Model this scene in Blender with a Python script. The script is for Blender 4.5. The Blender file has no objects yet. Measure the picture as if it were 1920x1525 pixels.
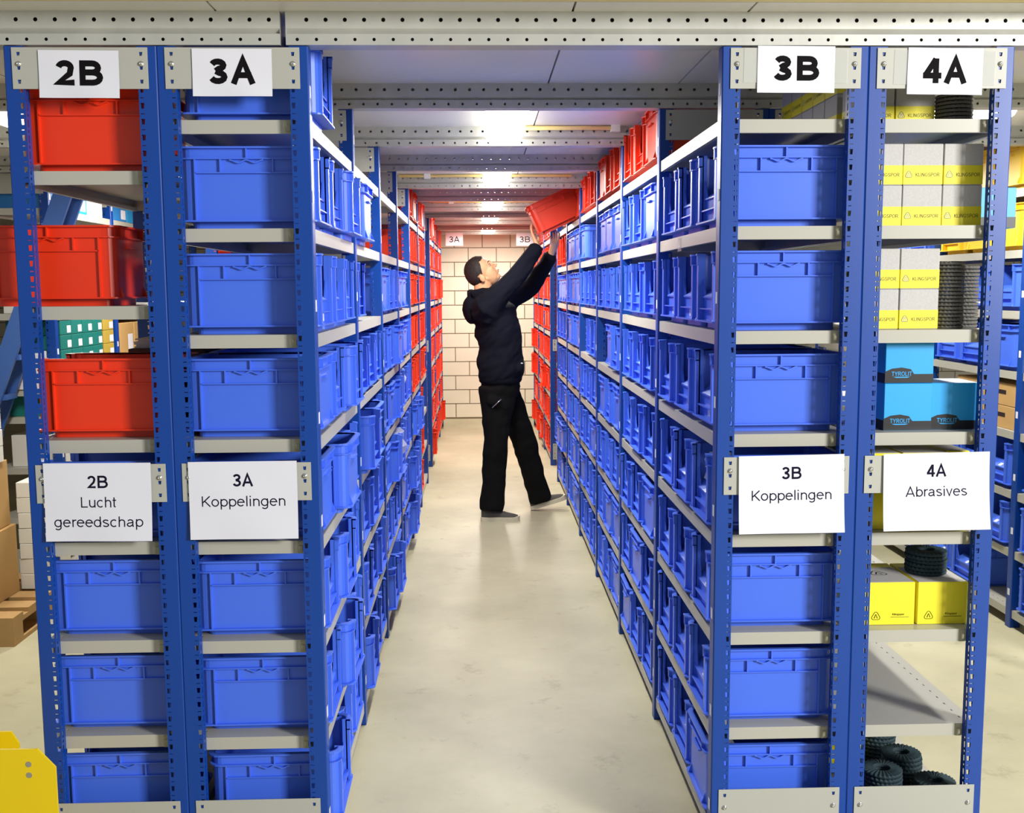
import bpy, bmesh, math, random
from mathutils import Vector, Matrix, noise as mnoise
random.seed(7)
PI = math.pi
SC = bpy.context.scene
COL = SC.collection

# ------------------------------------------------------------------ camera
cam_d = bpy.data.cameras.new('camera')
cam = bpy.data.objects.new('camera', cam_d)
COL.objects.link(cam)
CP, CYAW, CROLL, CF = 0.1123, 0.0308, -0.0064, 1966.08     # pitch down, yaw right, roll, focal length in pixels of 1920
fw = Vector((math.sin(CYAW) * math.cos(CP), math.cos(CYAW) * math.cos(CP), -math.sin(CP)))
rt = Vector((math.cos(CYAW), -math.sin(CYAW), 0))
up = rt.cross(fw)
r2 = rt * math.cos(CROLL) + up * math.sin(CROLL)
u2 = up * math.cos(CROLL) - rt * math.sin(CROLL)
M = Matrix((r2, u2, -fw)).transposed().to_4x4()
M.translation = Vector((0, -2.866, 1.6486))
cam.matrix_world = M
cam_d.sensor_fit = 'HORIZONTAL'
cam_d.sensor_width = 36.0
cam_d.lens = CF / 1920 * 36.0
cam_d.clip_end = 100
SC.camera = cam

# ------------------------------------------------------------------ world, hall light, exposure
world = bpy.data.worlds.new('hall_ambient')
SC.world = world
world.use_nodes = True
bgn = world.node_tree.nodes['Background']
bgn.inputs[0].default_value = (0.90, 0.95, 1.0, 1)
bgn.inputs[1].default_value = 0.29
def area(name, loc, target, size, power, color=(1, 1, 1), size_y=None):
    d = bpy.data.lights.new(name, 'AREA')
    d.energy = power; d.color = color; d.size = size
    if size_y:
        d.shape = 'RECTANGLE'; d.size_y = size_y
    o = bpy.data.objects.new(name, d)
    COL.objects.link(o)
    o.location = loc
    o.rotation_euler = (Vector(target) - Vector(loc)).to_track_quat('-Z', 'Y').to_euler()
    return o
area('hall_window_light', (5.2, -4.6, 3.0), (0.2, 0, 1.1), 1.1, 480, (1.0, 0.98, 0.95), 1.6)
SC.view_settings.view_transform = 'Standard'
SC.view_settings.look = 'None'
SC.view_settings.gamma = 1
SC.view_settings.use_curve_mapping = False
SC.view_settings.exposure = 0.35

# ------------------------------------------------------------------ materials
def srgb(r, g, b):
    f = lambda c: (c / 255 / 12.92) if c / 255 <= 0.04045 else ((c / 255 + 0.055) / 1.055) ** 2.4
    return (f(r), f(g), f(b), 1)
def mat(name, col, rough=0.5, metal=0.0, var=0.06, scale=6.0, bump=0.0, bscale=120.0, emit=None, estr=0.0, spec=None, coat=0.0, detail=3.0):
    m = bpy.data.materials.new(name)
    m.use_nodes = True
    nt = m.node_tree
    b = nt.nodes['Principled BSDF']
    b.inputs['Roughness'].default_value = rough
    b.inputs['Metallic'].default_value = metal
    if spec is not None: b.inputs['Specular IOR Level'].default_value = spec
    if coat: b.inputs['Coat Weight'].default_value = coat
    tc = nt.nodes.new('ShaderNodeTexCoord')
    nz = nt.nodes.new('ShaderNodeTexNoise')
    nz.inputs['Scale'].default_value = scale
    nz.inputs['Detail'].default_value = detail
    nt.links.new(tc.outputs['Object'], nz.inputs['Vector'])
    mix = nt.nodes.new('ShaderNodeMix')
    mix.data_type = 'RGBA'
    mix.inputs[6].default_value = tuple(max(0, c * (1 - var)) for c in col[:3]) + (1,)
    mix.inputs[7].default_value = tuple(min(1, c * (1 + var)) for c in col[:3]) + (1,)
    nt.links.new(nz.outputs['Fac'], mix.inputs[0])
    nt.links.new(mix.outputs[2], b.inputs['Base Color'])
    if bump:
        n2 = nt.nodes.new('ShaderNodeTexNoise')
        n2.inputs['Scale'].default_value = bscale
        nt.links.new(tc.outputs['Object'], n2.inputs['Vector'])
        bp = nt.nodes.new('ShaderNodeBump')
        bp.inputs['Strength'].default_value = bump
        bp.inputs['Distance'].default_value = 0.002
        nt.links.new(n2.outputs['Fac'], bp.inputs['Height'])
        nt.links.new(bp.outputs['Normal'], b.inputs['Normal'])
    if emit:
        b.inputs['Emission Color'].default_value = emit
        b.inputs['Emission Strength'].default_value = estr
    return m
M_POST = mat('blue_paint', srgb(6, 62, 148), 0.38, 0, 0.05, 3)
M_BLUE = mat('blue_plastic', srgb(70, 111, 229), 0.36, 0, 0.04, 4)
M_RED = mat('red_plastic', srgb(230, 55, 20), 0.36, 0, 0.05, 4)
M_YELP = mat('yellow_plastic', srgb(240, 196, 30), 0.4, 0, 0.05, 4)
M_SHELF = mat('grey_shelf_paint', srgb(176, 174, 163), 0.35, 0, 0.03, 3)
M_PLATE = mat('grey_plate_paint', srgb(174, 174, 165), 0.45, 0, 0.03, 3)
M_CLIP = mat('olive_clip', srgb(160, 156, 130), 0.5, 0, 0.05, 8)
M_GALV = mat('galvanised_steel', srgb(188, 188, 182), 0.42, 0.3, 0.16, 9, 0.15, 40)
M_STEEL = mat('bolt_steel', srgb(205, 205, 200), 0.25, 0.9, 0.05, 20)
M_PAPER = mat('white_paper', srgb(222, 222, 232), 0.6, 0, 0.015, 10)
M_TAPE = mat('clear_tape', srgb(226, 228, 226), 0.12, 0, 0.02, 10); M_TAPE.node_tree.nodes['Principled BSDF'].inputs['Alpha'].default_value = 0.22
M_INK = mat('black_ink', srgb(16, 14, 17), 0.8, 0, 0.05, 10, spec=0.1)
M_NAVYINK = mat('navy_ink', srgb(20, 18, 42), 0.8, 0, 0.05, 10, spec=0.1)
M_CEIL = mat('ceiling_board', srgb(226, 222, 214), 0.35, 0, 0.04, 1.5)
M_FASC = mat('cream_fascia', srgb(236, 214, 150), 0.55, 0, 0.05, 3)
M_BLOCK = mat('painted_block', srgb(240, 237, 216), 0.7, 0, 0.05, 5, 0.2, 60)
M_MORT = mat('mortar', srgb(150, 138, 112), 0.9, 0, 0.08, 8)
M_WALL = mat('side_wall', srgb(205, 203, 196), 0.8, 0, 0.03, 2)
M_LAMPB = mat('lamp_housing', srgb(225, 225, 220), 0.5, 0, 0.02, 5)
M_LAMP = mat('lamp_diffuser', srgb(245, 245, 240), 0.4, 0, 0.0, 5, emit=(1.0, 0.97, 0.88, 1), estr=5.5)
M_COND = mat('cream_conduit', srgb(240, 216, 140), 0.5, 0, 0.03, 5)
M_CARD = mat('cardboard', srgb(190, 150, 92), 0.8, 0, 0.06, 5, 0.1, 80)
M_WBOX = mat('white_card', srgb(222, 220, 212), 0.6, 0, 0.03, 5)
M_TEAL = mat('teal_card', srgb(16, 112, 106), 0.5, 0, 0.06, 5)
M_CYAN = mat('cyan_card', srgb(34, 160, 228), 0.4, 0, 0.03, 5)
M_SKYC = mat('sky_blue_card', srgb(40, 120, 190), 0.5, 0, 0.05, 5)
M_BLACKC = mat('black_print', srgb(22, 22, 26), 0.4, 0, 0.05, 5)
M_GREYC = mat('grey_speckled_card', srgb(186, 184, 182), 0.7, 0, 0.16, 260, 0, 100, detail=2)
M_YELC = mat('yellow_card', srgb(238, 224, 40), 0.5, 0, 0.03, 5)
M_TANC = mat('ochre_card', srgb(176, 150, 60), 0.6, 0, 0.06, 5)
M_DISC = mat('grey_abrasive', srgb(104, 102, 98), 0.9, 0, 0.35, 300, 0.6, 500)
M_DISCT = mat('teal_black_abrasive', srgb(32, 54, 62), 0.75, 0, 0.3, 200, 0.5, 400)
M_DISCB = mat('black_hub', srgb(20, 20, 22), 0.6, 0, 0.05, 20)
M_YSTEEL = mat('yellow_steel', srgb(232, 200, 12), 0.4, 0, 0.04, 3)
M_DARK = mat('dark_card', srgb(44, 30, 34), 0.5, 0, 0.1, 5)
M_STAIR = mat('stair_blue', srgb(56, 92, 160), 0.4, 0, 0.06, 4)
M_WOOD = mat('pallet_wood', srgb(176, 140, 90), 0.8, 0, 0.15, 12, 0.3, 60)
M_SKIN = mat('skin', srgb(226, 172, 128), 0.55, 0, 0.05, 20)
M_HOOD = mat('navy_fleece', srgb(15, 17, 27), 0.95, 0, 0.12, 25, 0.25, 220, spec=0.15)
M_TROU = mat('black_twill', srgb(11, 10, 10), 0.9, 0, 0.15, 25, 0.25, 260, spec=0.15)
M_HAIR = mat('dark_brown_hair', srgb(34, 25, 20), 0.7, 0, 0.3, 90, 0.6, 160)
M_SHOE = mat('grey_suede', srgb(74, 70, 66), 0.85, 0, 0.1, 30)
M_SOLE = mat('off_white_rubber', srgb(206, 198, 174), 0.7, 0, 0.08, 30)
M_EYEW = mat('eye_white', srgb(190, 180, 172), 0.3, 0, 0, 5)
M_LIP = mat('lip', srgb(186, 112, 98), 0.5, 0, 0.03, 30)
M_REDC = mat('red_print', srgb(120, 24, 22), 0.7, 0, 0.05, 20)

def floor_mat():
    m = bpy.data.materials.new('polished_concrete'); m.use_nodes = True
    nt = m.node_tree; b = nt.nodes['Principled BSDF']
    tc = nt.nodes.new('ShaderNodeTexCoord')
    def noise(s, d, r=0.6):
        n = nt.nodes.new('ShaderNodeTexNoise'); n.inputs['Scale'].default_value = s
        n.inputs['Detail'].default_value = d; n.inputs['Roughness'].default_value = r
        nt.links.new(tc.outputs['Object'], n.inputs['Vector']); return n
    n1, n2, n3 = noise(0.9, 6), noise(5.5, 8, 0.7), noise(14, 4)
    def ramp(n, p0, c0, p1, c1):
        r = nt.nodes.new('ShaderNodeValToRGB')
        r.color_ramp.elements[0].position = p0; r.color_ramp.elements[0].color = c0
        r.color_ramp.elements[1].position = p1; r.color_ramp.elements[1].color = c1
        nt.links.new(n.outputs['Fac'], r.inputs[0]); return r
    a = ramp(n1, 0.35, srgb(166, 161, 132), 0.68, srgb(200, 194, 163))
    s = ramp(n2, 0.27, (0.66, 0.64, 0.6, 1), 0.42, (1, 1, 1, 1))
    k = ramp(n3, 0.25, (0.4, 0.38, 0.34, 1), 0.285, (1, 1, 1, 1))
    def mul(x, y):
        mx = nt.nodes.new('ShaderNodeMix'); mx.data_type = 'RGBA'; mx.blend_type = 'MULTIPLY'
        mx.inputs[0].default_value = 1
        nt.links.new(x, mx.inputs[6]); nt.links.new(y, mx.inputs[7]); return mx.outputs[2]
    nt.links.new(mul(mul(a.outputs[0], s.outputs[0]), k.outputs[0]), b.inputs['Base Color'])
    rr = nt.nodes.new('ShaderNodeMapRange')
    rr.inputs[3].default_value = 0.34; rr.inputs[4].default_value = 0.58
    nt.links.new(n2.outputs['Fac'], rr.inputs[0]); nt.links.new(rr.outputs[0], b.inputs['Roughness'])
    return m
M_FLOOR = floor_mat()
def plastic_bag_mat():
    m = bpy.data.materials.new('clear_film'); m.use_nodes = True
    nt = m.node_tree; b = nt.nodes['Principled BSDF']
    b.inputs['Base Color'].default_value = (0.9, 0.92, 0.95, 1)
    b.inputs['Roughness'].default_value = 0.12
    b.inputs['Alpha'].default_value = 0.38
    return m
M_BAG = plastic_bag_mat()

# ------------------------------------------------------------------ mesh helpers
class MB:
    def __init__(s):
        s.v = []; s.f = []
    def add(s, vs, fs):
        n = len(s.v); s.v += [tuple(p) for p in vs]; s.f += [tuple(i + n for i in f) for f in fs]
    def quad(s, a, b, c, d): s.add([a, b, c, d], [(0, 1, 2, 3)])
    def tri(s, a, b, c): s.add([a, b, c], [(0, 1, 2)])
    def box(s, x0, x1, y0, y1, z0, z1):
        s.add([(x0, y0, z0), (x1, y0, z0), (x1, y1, z0), (x0, y1, z0), (x0, y0, z1), (x1, y0, z1), (x1, y1, z1), (x0, y1, z1)],
              [(0, 3, 2, 1), (4, 5, 6, 7), (0, 1, 5, 4), (1, 2, 6, 5), (2, 3, 7, 6), (3, 0, 4, 7)])
    def prism(s, poly, axis, a, b):
        """poly: 2D points, extruded along axis from a to b (axis 0: (y,z); 1: (x,z); 2: (x,y))"""
        def P(p, t): return (t, p[0], p[1]) if axis == 0 else ((p[0], t, p[1]) if axis == 1 else (p[0], p[1], t))
        n = len(poly)
        s.add([P(p, a) for p in poly] + [P(p, b) for p in poly],
              [tuple(range(n))[::-1], tuple(range(n, 2 * n))] + [(i, (i + 1) % n, n + (i + 1) % n, n + i) for i in range(n)])
    def strip(s, o, S, T, w, L, c0, c1, holes, n=None):
        """sheet w x L at o along S and T with one column [c0,c1] of holes (t0,t1,inset at t0)"""
        o, S, T = Vector(o), Vector(S), Vector(T)
        P = lambda a, t: o + S * a + T * t
        if c0 > 0: s.quad(P(0, 0), P(c0, 0), P(c0, L), P(0, L))
        if c1 < w: s.quad(P(c1, 0), P(w, 0), P(w, L), P(c1, L))
        t = 0
        for (t0, t1, ins) in holes:
            s.quad(P(c0, t), P(c1, t), P(c1, t0), P(c0, t0))
            if ins > 0:
                s.tri(P(c0, t0), P(c0 + ins, t0), P(c0, t1)); s.tri(P(c1, t0), P(c1, t1), P(c1 - ins, t0))
            if n is not None:
                n = Vector(n); ring = [P(c0 + ins, t0), P(c1 - ins, t0), P(c1, t1), P(c0, t1)]
                for i in range(4):
                    a, b = ring[i], ring[(i + 1) % 4]; s.quad(a, b, b + n, a + n)
            t = t1
        s.quad(P(c0, t), P(c1, t), P(c1, L), P(c0, L))
    def ring(s, po, pi_, z0, z1, closed):
        n = len(po); m = n if closed else n - 1
        for i in range(m):
            j = (i + 1) % n
            a, b, c, d = po[i], po[j], pi_[j], pi_[i]
            s.quad((*a, z0), (*b, z0), (*b, z1), (*a, z1))
            s.quad((*d, z1), (*c, z1), (*c, z0), (*d, z0))
            s.quad((*a, z1), (*b, z1), (*c, z1), (*d, z1))
            s.quad((*d, z0), (*c, z0), (*b, z0), (*a, z0))
        if not closed:
            for i in (0, n - 1):
                a, d = po[i], pi_[i]
                s.quad((*a, z0), (*a, z1), (*d, z1), (*d, z0))
    def loft(s, rings, cap=True):
        n = len(rings[0]); base = len(s.v)
        for r in rings: s.v += [tuple(p) for p in r]
        for k in range(len(rings) - 1):
            for i in range(n):
                a = base + k * n + i; b = base + k * n + (i + 1) % n
                s.f.append((a, b, b + n, a + n))
        if cap:
            s.f.append(tuple(base + i for i in range(n))[::-1])
            s.f.append(tuple(base + (len(rings) - 1) * n + i for i in range(n)))
    def tube(s, pts, rad, seg=8, cap=True, hint=(0, 1, 0)):
        """rad: list of float or (r_hint_axis, r_other)"""
        pts = [Vector(p) for p in pts]; rings = []
        for i, p in enumerate(pts):
            d = (pts[min(i + 1, len(pts) - 1)] - pts[max(i - 1, 0)]).normalized()
            h = Vector(hint); h = (h - d * h.dot(d))
            if h.length < 1e-4: h = d.orthogonal()
            h.normalize(); o = d.cross(h)
            r = rad[i] if isinstance(rad, (list, tuple)) else rad
            ra, rb = r if isinstance(r, (list, tuple)) else (r, r)
            rings.append([p + h * ra * math.cos(2 * PI * k / seg) + o * rb * math.sin(2 * PI * k / seg) for k in range(seg)])
        s.loft(rings, cap)
    def ell(s, c, r, seg=14, rin=9, rot=None):
        c = Vector(c); rows = []
        base = len(s.v)
        for i in range(rin + 1):
            th = PI * i / rin
            for k in range(seg):
                p = Vector((r[0] * math.sin(th) * math.cos(2 * PI * k / seg), r[1] * math.sin(th) * math.sin(2 * PI * k / seg), r[2] * math.cos(th)))
                if rot is not None: p = rot @ p
                s.v.append(tuple(c + p))
        for i in range(rin):
            for k in range(seg):
                a = base + i * seg + k; b = base + i * seg + (k + 1) % seg
                s.f.append((a, b, b + seg, a + seg))
    def mesh(s, name, m, smooth=False):
        me = bpy.data.meshes.new(name); me.from_pydata(s.v, [], s.f)
        bm = bmesh.new(); bm.from_mesh(me)
        bmesh.ops.remove_doubles(bm, verts=bm.verts, dist=1e-5)
        bmesh.ops.dissolve_degenerate(bm, edges=bm.edges, dist=1e-6)
        bmesh.ops.recalc_face_normals(bm, faces=bm.faces)
        bm.to_mesh(me); bm.free()
        if m: me.materials.append(m)
        if smooth: me.polygons.foreach_set('use_smooth', [True] * len(me.polygons))
        return me
    def build(s, name, m, parent=None, smooth=False, loc=None, rot=None):
        return place(name, s.mesh(name, m, smooth), parent, loc, rot)
def place(name, me, parent=None, loc=None, rot=None):
    o = bpy.data.objects.new(name, me); COL.objects.link(o)
    if parent: o.parent = parent
    if loc is not None: o.location = loc
    if rot is not None: o.rotation_euler = rot
    return o
def tag(o, label=None, cat=None, group=None, kind=None):
    if label: o['label'] = label
    if cat: o['category'] = cat
    if group: o['group'] = group
    if kind: o['kind'] = kind
    return o
def empty(name, loc=(0, 0, 0), rz=0):
    o = bpy.data.objects.new(name, None); COL.objects.link(o)
    o.empty_display_size = 0.05; o.location = loc; o.rotation_euler = (0, 0, rz)
    return o
ORD = ['first', 'second', 'third', 'fourth', 'fifth', 'sixth', 'seventh', 'eighth', 'ninth', 'tenth', 'eleventh', 'twelfth',
       'thirteenth', 'fourteenth', 'fifteenth', 'sixteenth', 'seventeenth', 'eighteenth', 'nineteenth', 'twentieth']
# ---- a plain sans-serif drawn with strokes (em units: cap height .716, x height .519)
def _arc(cx, cy, rx, ry, a0, a1, n=10):
    return [(cx + rx * math.cos(math.radians(a0 + (a1 - a0) * k / n)), cy + ry * math.sin(math.radians(a0 + (a1 - a0) * k / n))) for k in range(n + 1)]
def glyph(ch, t):
    h = t / 2; C = 0.716 - h; X = 0.519 - h; b0 = h
    rx, ry, cy = 0.255 - h, 0.2655 - h, 0.2595
    bowl = lambda cx: _arc(cx, cy, rx * 0.97, ry, 0, 360, 20)
    arch = lambda x0, x1, yb: [(x0, yb)] + _arc((x0 + x1) / 2, X - 0.16, (x1 - x0) / 2, 0.16, 180, 0, 8) + [(x1, 0)]
    if ch == 'o': return 0.556, [bowl(0.278)]
    if ch == 'n': return 0.556, [[(0.07 + h, 0), (0.07 + h, 0.519)], arch(0.07 + h, 0.49 - h, 0.25)]
    if ch == 'h': return 0.556, [[(0.07 + h, 0), (0.07 + h, 0.716)], arch(0.07 + h, 0.49 - h, 0.25)]
    if ch == 'r': return 0.333, [[(0.07 + h, 0), (0.07 + h, 0.519)], _arc(0.29, X - 0.17, 0.22 - h, 0.17, 180, 75, 6)]
    if ch == 'u': return 0.556, [[(0.49 - h, 0.519), (0.49 - h, 0)], [(0.07 + h, 0.519)] + _arc(0.28, b0 + 0.16, 0.21 - h, 0.16, 180, 360, 8) + [(0.49 - h, 0.3)]]
    if ch == 'c': return 0.5, [_arc(0.268, cy, rx * 0.94, ry, 48, 312, 16)]
    if ch == 'e': return 0.556, [[(0.03 + h, 0.285), (0.515 - h, 0.285)] + _arc(0.275, cy, rx * 0.97, ry, 6, 318, 18)]
    if ch == 'd': return 0.556, [bowl(0.262), [(0.48 - h, 0), (0.48 - h, 0.716)]]
    if ch == 'b': return 0.556, [bowl(0.295), [(0.07 + h, 0), (0.07 + h, 0.716)]]
    if ch == 'p': return 0.556, [bowl(0.295), [(0.07 + h, -0.2), (0.07 + h, 0.519)]]
    if ch == 'g': return 0.556, [bowl(0.262), [(0.48 - h, 0.519), (0.48 - h, -0.03)] + _arc(0.262, -0.03, 0.218 - h, 0.18 - h, 0, -150, 8)]
    if ch == 'a': return 0.556, [_arc(0.265, X - 0.13, 0.2 - h, 0.13, 160, 0, 8) + [(0.465 - h, 0.1), (0.50 - h, 0)], [(0.465 - h, 0.30), (0.30, 0.275)] + _arc(0.22, 0.152, 0.185 - h, 0.152 - h, 90, 300, 8) + [(0.465 - h, 0.15)]]
    if ch == 's': return 0.5, [_arc(0.245, 0.378, 0.2 - h, 0.14 - h, 25, 200, 8) + [(0.2, 0.285), (0.3, 0.245)] + _arc(0.25, 0.145, 0.21 - h, 0.145 - h, 20, -160, 8)]
    if ch == 't': return 0.278, [[(0.125, 0.68), (0.125, 0.1)] + _arc(0.2, 0.09, 0.075, 0.05, 180, 290, 5), [(0.02, 0.519 - h), (0.26, 0.519 - h)]]
    if ch == 'l': return 0.222, [[(0.111, 0), (0.111, 0.716)]]
    if ch == 'i': return 0.222, [[(0.111, 0), (0.111, 0.519)], [(0.111, 0.62), (0.111, 0.716)]]
    if ch == 'v': return 0.5, [[(0.02 + h, 0.519), (0.25, h * 0.6), (0.48 - h, 0.519)]]
    if ch == 'L': return 0.556, [[(0.08 + h, 0.716), (0.08 + h, h), (0.53, h)]]
    if ch == 'K': return 0.667, [[(0.08 + h, 0), (0.08 + h, 0.716)], [(0.60, 0.716), (0.08 + h, 0.25)], [(0.25, 0.40), (0.62, 0)]]
    if ch == 'I': return 0.278, [[(0.139, 0), (0.139, 0.716)]]
    if ch == 'N': return 0.722, [[(0.08 + h, 0), (0.08 + h, 0.716)], [(0.08 + h, 0.70), (0.64 - h, 0.016)], [(0.64 - h, 0), (0.64 - h, 0.716)]]
    if ch == 'G': return 0.778, [_arc(0.39, 0.358, 0.345 - h, 0.358 - h, 42, 335, 16) + [(0.70 - h, 0.33), (0.42, 0.33)]]
    if ch == 'S': return 0.667, [_arc(0.33, 0.53, 0.265 - h, 0.19 - h, 15, 210, 9) + [(0.26, 0.38), (0.42, 0.335)] + _arc(0.335, 0.195, 0.285 - h, 0.195 - h, 20, -165, 9)]
    if ch == 'P': return 0.667, [[(0.08 + h, 0), (0.08 + h, C), (0.40, C)] + _arc(0.42, 0.505, 0.2 - h, 0.21 - h, 90, -90, 8) + [(0.08 + h, 0.505 - 0.21 + h)]]
    if ch == 'R': return 0.722, [[(0.08 + h, 0), (0.08 + h, C), (0.42, C)] + _arc(0.44, 0.515, 0.2 - h, 0.2 - h, 90, -90, 8) + [(0.08 + h, 0.315 + h)], [(0.38, 0.32), (0.66, 0)]]
    if ch == 'O': return 0.778, [_arc(0.39, 0.358, 0.345 - h, 0.358 - h, 0, 360, 22)]
    if ch == 'T': return 0.611, [[(0.02, C), (0.59, C)], [(0.305, 0), (0.305, 0.716)]]
    if ch == 'Y': return 0.667, [[(0.02 + h, 0.716), (0.333, 0.30), (0.333, 0)], [(0.64 - h, 0.716), (0.333, 0.30)]]
    if ch == 'A': return 0.700, [[(0.02 + h, 0), (0.35, 0.716 - h * 0.4), (0.68 - h, 0)], [(0.14, 0.165 + h), (0.56, 0.165 + h)]]
    if ch == 'B': return 0.700, [[(0.08 + h, 0.0), (0.08 + h, 0.716)], [(0.08 + h, C), (0.40, C)] + _arc(0.41, 0.375 + (C - 0.375) / 2, 0.2 - h * 0.6, (C - 0.375) / 2, 90, -90, 8) + [(0.08 + h, 0.375)],
                                [(0.38, 0.375)] + _arc(0.42, (0.375 + b0) / 2, 0.235 - h * 0.6, (0.375 - b0) / 2, 90, -90, 8) + [(0.08 + h, b0)]]
    if ch == '2': return 0.556, [_arc(0.275, 0.50, 0.225 - h * 0.8, 0.216 - h, 170, -20, 10) + [(0.40, 0.33), (0.12, b0), (0.515, b0)]]
    if ch == '3': return 0.556, [_arc(0.265, 0.53, 0.215 - h * 0.8, 0.186 - h * 0.95, 165, -80, 9) + [(0.21, 0.365)], [(0.21, 0.365)] + _arc(0.265, 0.20, 0.235 - h * 0.8, 0.20 - h * 0.95, 80, -165, 9)]
    if ch == '4': return 0.556, [[(0.525, 0.16 + h * 0.7), (0.03, 0.16 + h * 0.7)], [(0.03 + h * 0.7, 0.16 + h * 0.7), (0.40 - h * 0.4, 0.70)], [(0.40 - h * 0.3, 0), (0.40 - h * 0.3, 0.716)]]
    return 0.3, []
_txt = {}
def text_mesh(s, cap, t, m, sx=1.0):
    """flat lettering of the given cap height and stroke width (em), in the XZ plane facing -Y, centred"""
    k = (s, cap, t, m.name, sx)
    if k in _txt: return _txt[k]
    q = MB(); x = 0; sc = cap / 0.716
    tot = sum(glyph(c, t)[0] for c in s)
    layer = 0
    for c in s:
        w, strokes = glyph(c, t)
        for st_ in strokes:
            layer = (layer + 1) % 4
            yy = -0.00004 * layer
            pts = [Vector(((x + p[0] - tot / 2) * sc * sx, (p[1] - 0.358) * sc)) for p in st_]
            pts = [p for i, p in enumerate(pts) if i == 0 or (p - pts[i - 1]).length > 1e-6]
            cl = (pts[0] - pts[-1]).length < 1e-5 and len(pts) > 4
            if cl: pts = pts[:-1]
            n = len(pts); L_, R_ = [], []
            for i in range(n):
                p = pts[i]
                a_ = pts[i - 1] if (i > 0 or cl) else None
                b_ = pts[(i + 1) % n] if (i < n - 1 or cl) else None
                d0 = (p - a_).normalized() if a_ is not None else (b_ - p).normalized()
                d1 = (b_ - p).normalized() if b_ is not None else d0
                n0, n1 = Vector((-d0.y, d0.x)), Vector((-d1.y, d1.x))
                mm = n0 + n1
                mm = mm / max(0.35, mm.length_squared) * 2 if mm.length > 1e-4 else n0
                mm = mm * (t / 2 * sc)
                if mm.length > t * sc * 1.1: mm = mm.normalized() * t * sc * 1.1
                L_.append(p + mm); R_.append(p - mm)
            for i in range(n if cl else n - 1):
                j = (i + 1) % n
                q.quad((R_[i].x, yy, R_[i].y), (R_[j].x, yy, R_[j].y), (L_[j].x, yy, L_[j].y), (L_[i].x, yy, L_[i].y))
        x += w
    me = q.mesh('lettering', m)
    _txt[k] = me
    return me

# ------------------------------------------------------------------ layout constants
XL, XR, FD = -0.444, 0.656, 0.396        # aisle faces of the racks, depth of a rack
LIP = 0.038
LEV = [2.063, 1.776, 1.488, 1.199, 0.911, 0.624, 0.340, 0.050]      # underside of each shelf
LEV2B = [1.930, 1.569, 1.202, 0.914, 0.631, 0.352, 0.060]
ZB, ZC = 2.288, 2.374                    # underside of beams, underside of the deck
YW = 10.42                               # back wall
FAR = 6.80                               # start of the far racks

# ------------------------------------------------------------------ structure
b = MB(); b.box(-9, 9, -12, YW + 0.3, -0.1, 0)
tag(b.build('floor', M_FLOOR), kind='structure')

wb = MB(); wb.box(-7, 7, YW + 0.006, YW + 0.2, 0, 3.2)
wall = wb.build('wall_back', M_MORT); tag(wall, kind='structure')
BL, BH, J = 0.352, 0.1785, 0.011
blk = MB(); blk.box(0, BL - J, -0.008, 0.010, 0, BH - J); blk_me = blk.mesh('block', M_BLOCK)
for r in range(13):
    off = -0.62 - (0.5 * BL if r % 2 else 0) - 0.03
    for k in range(5 + (r % 2)):
        place('block', blk_me, wall, (off + k * BL, YW, 0.02 + r * BH))
rest = MB()
for r in range(17):
    off = -6.9 - (0.5 * BL if r % 2 else 0)
    for k in range(40):
        x = off + k * BL
        if x + BL < -1.0 or x > 1.2 or r > 12:
            rest.box(x, x + BL - J, YW - 0.008, YW + 0.010, 0.02 + r * BH, 0.02 + r * BH + BH - J)
tag(rest.build('block_courses', M_BLOCK, wall), kind='stuff')
for nm, x in (('wall_left', -7.0), ('wall_right', 7.0)):
    q = MB(); q.box(x - 0.1, x + 0.1, -0.1, YW, 0, 3.2); tag(q.build(nm, M_WALL), kind='structure')

ceil = empty('ceiling', (0, 0, ZC)); tag(ceil, kind='structure')
seams = [-6.9, -5.54, -4.62, -3.7, -2.78, -1.6, -0.68, 0.255, 0.722, 1.64, 2.56, 3.48, 4.4, 5.6, 6.9]
for a, c in zip(seams[:-1], seams[1:]):
    for y0, y1 in ((-0.095, 2.98), (2.984, 6.0), (6.004, YW)):
        q = MB(); q.box(a + 0.003, c - 0.003, y0, y1, 0, 0.02)
        q.build('ceiling_panel', M_CEIL, ceil)
q = MB(); q.box(-6.9, 6.9, -0.09, YW, 0.0205, 0.05); q.build('seam_backing', M_WALL, ceil)  # added backing above the panels, keeps world light out of the seams
q = MB(); q.box(-6.9, 6.9, -0.13, -0.097, ZC + 0.001, ZC + 0.16)
tag(q.build('trim_1', M_FASC), kind='structure')

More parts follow.
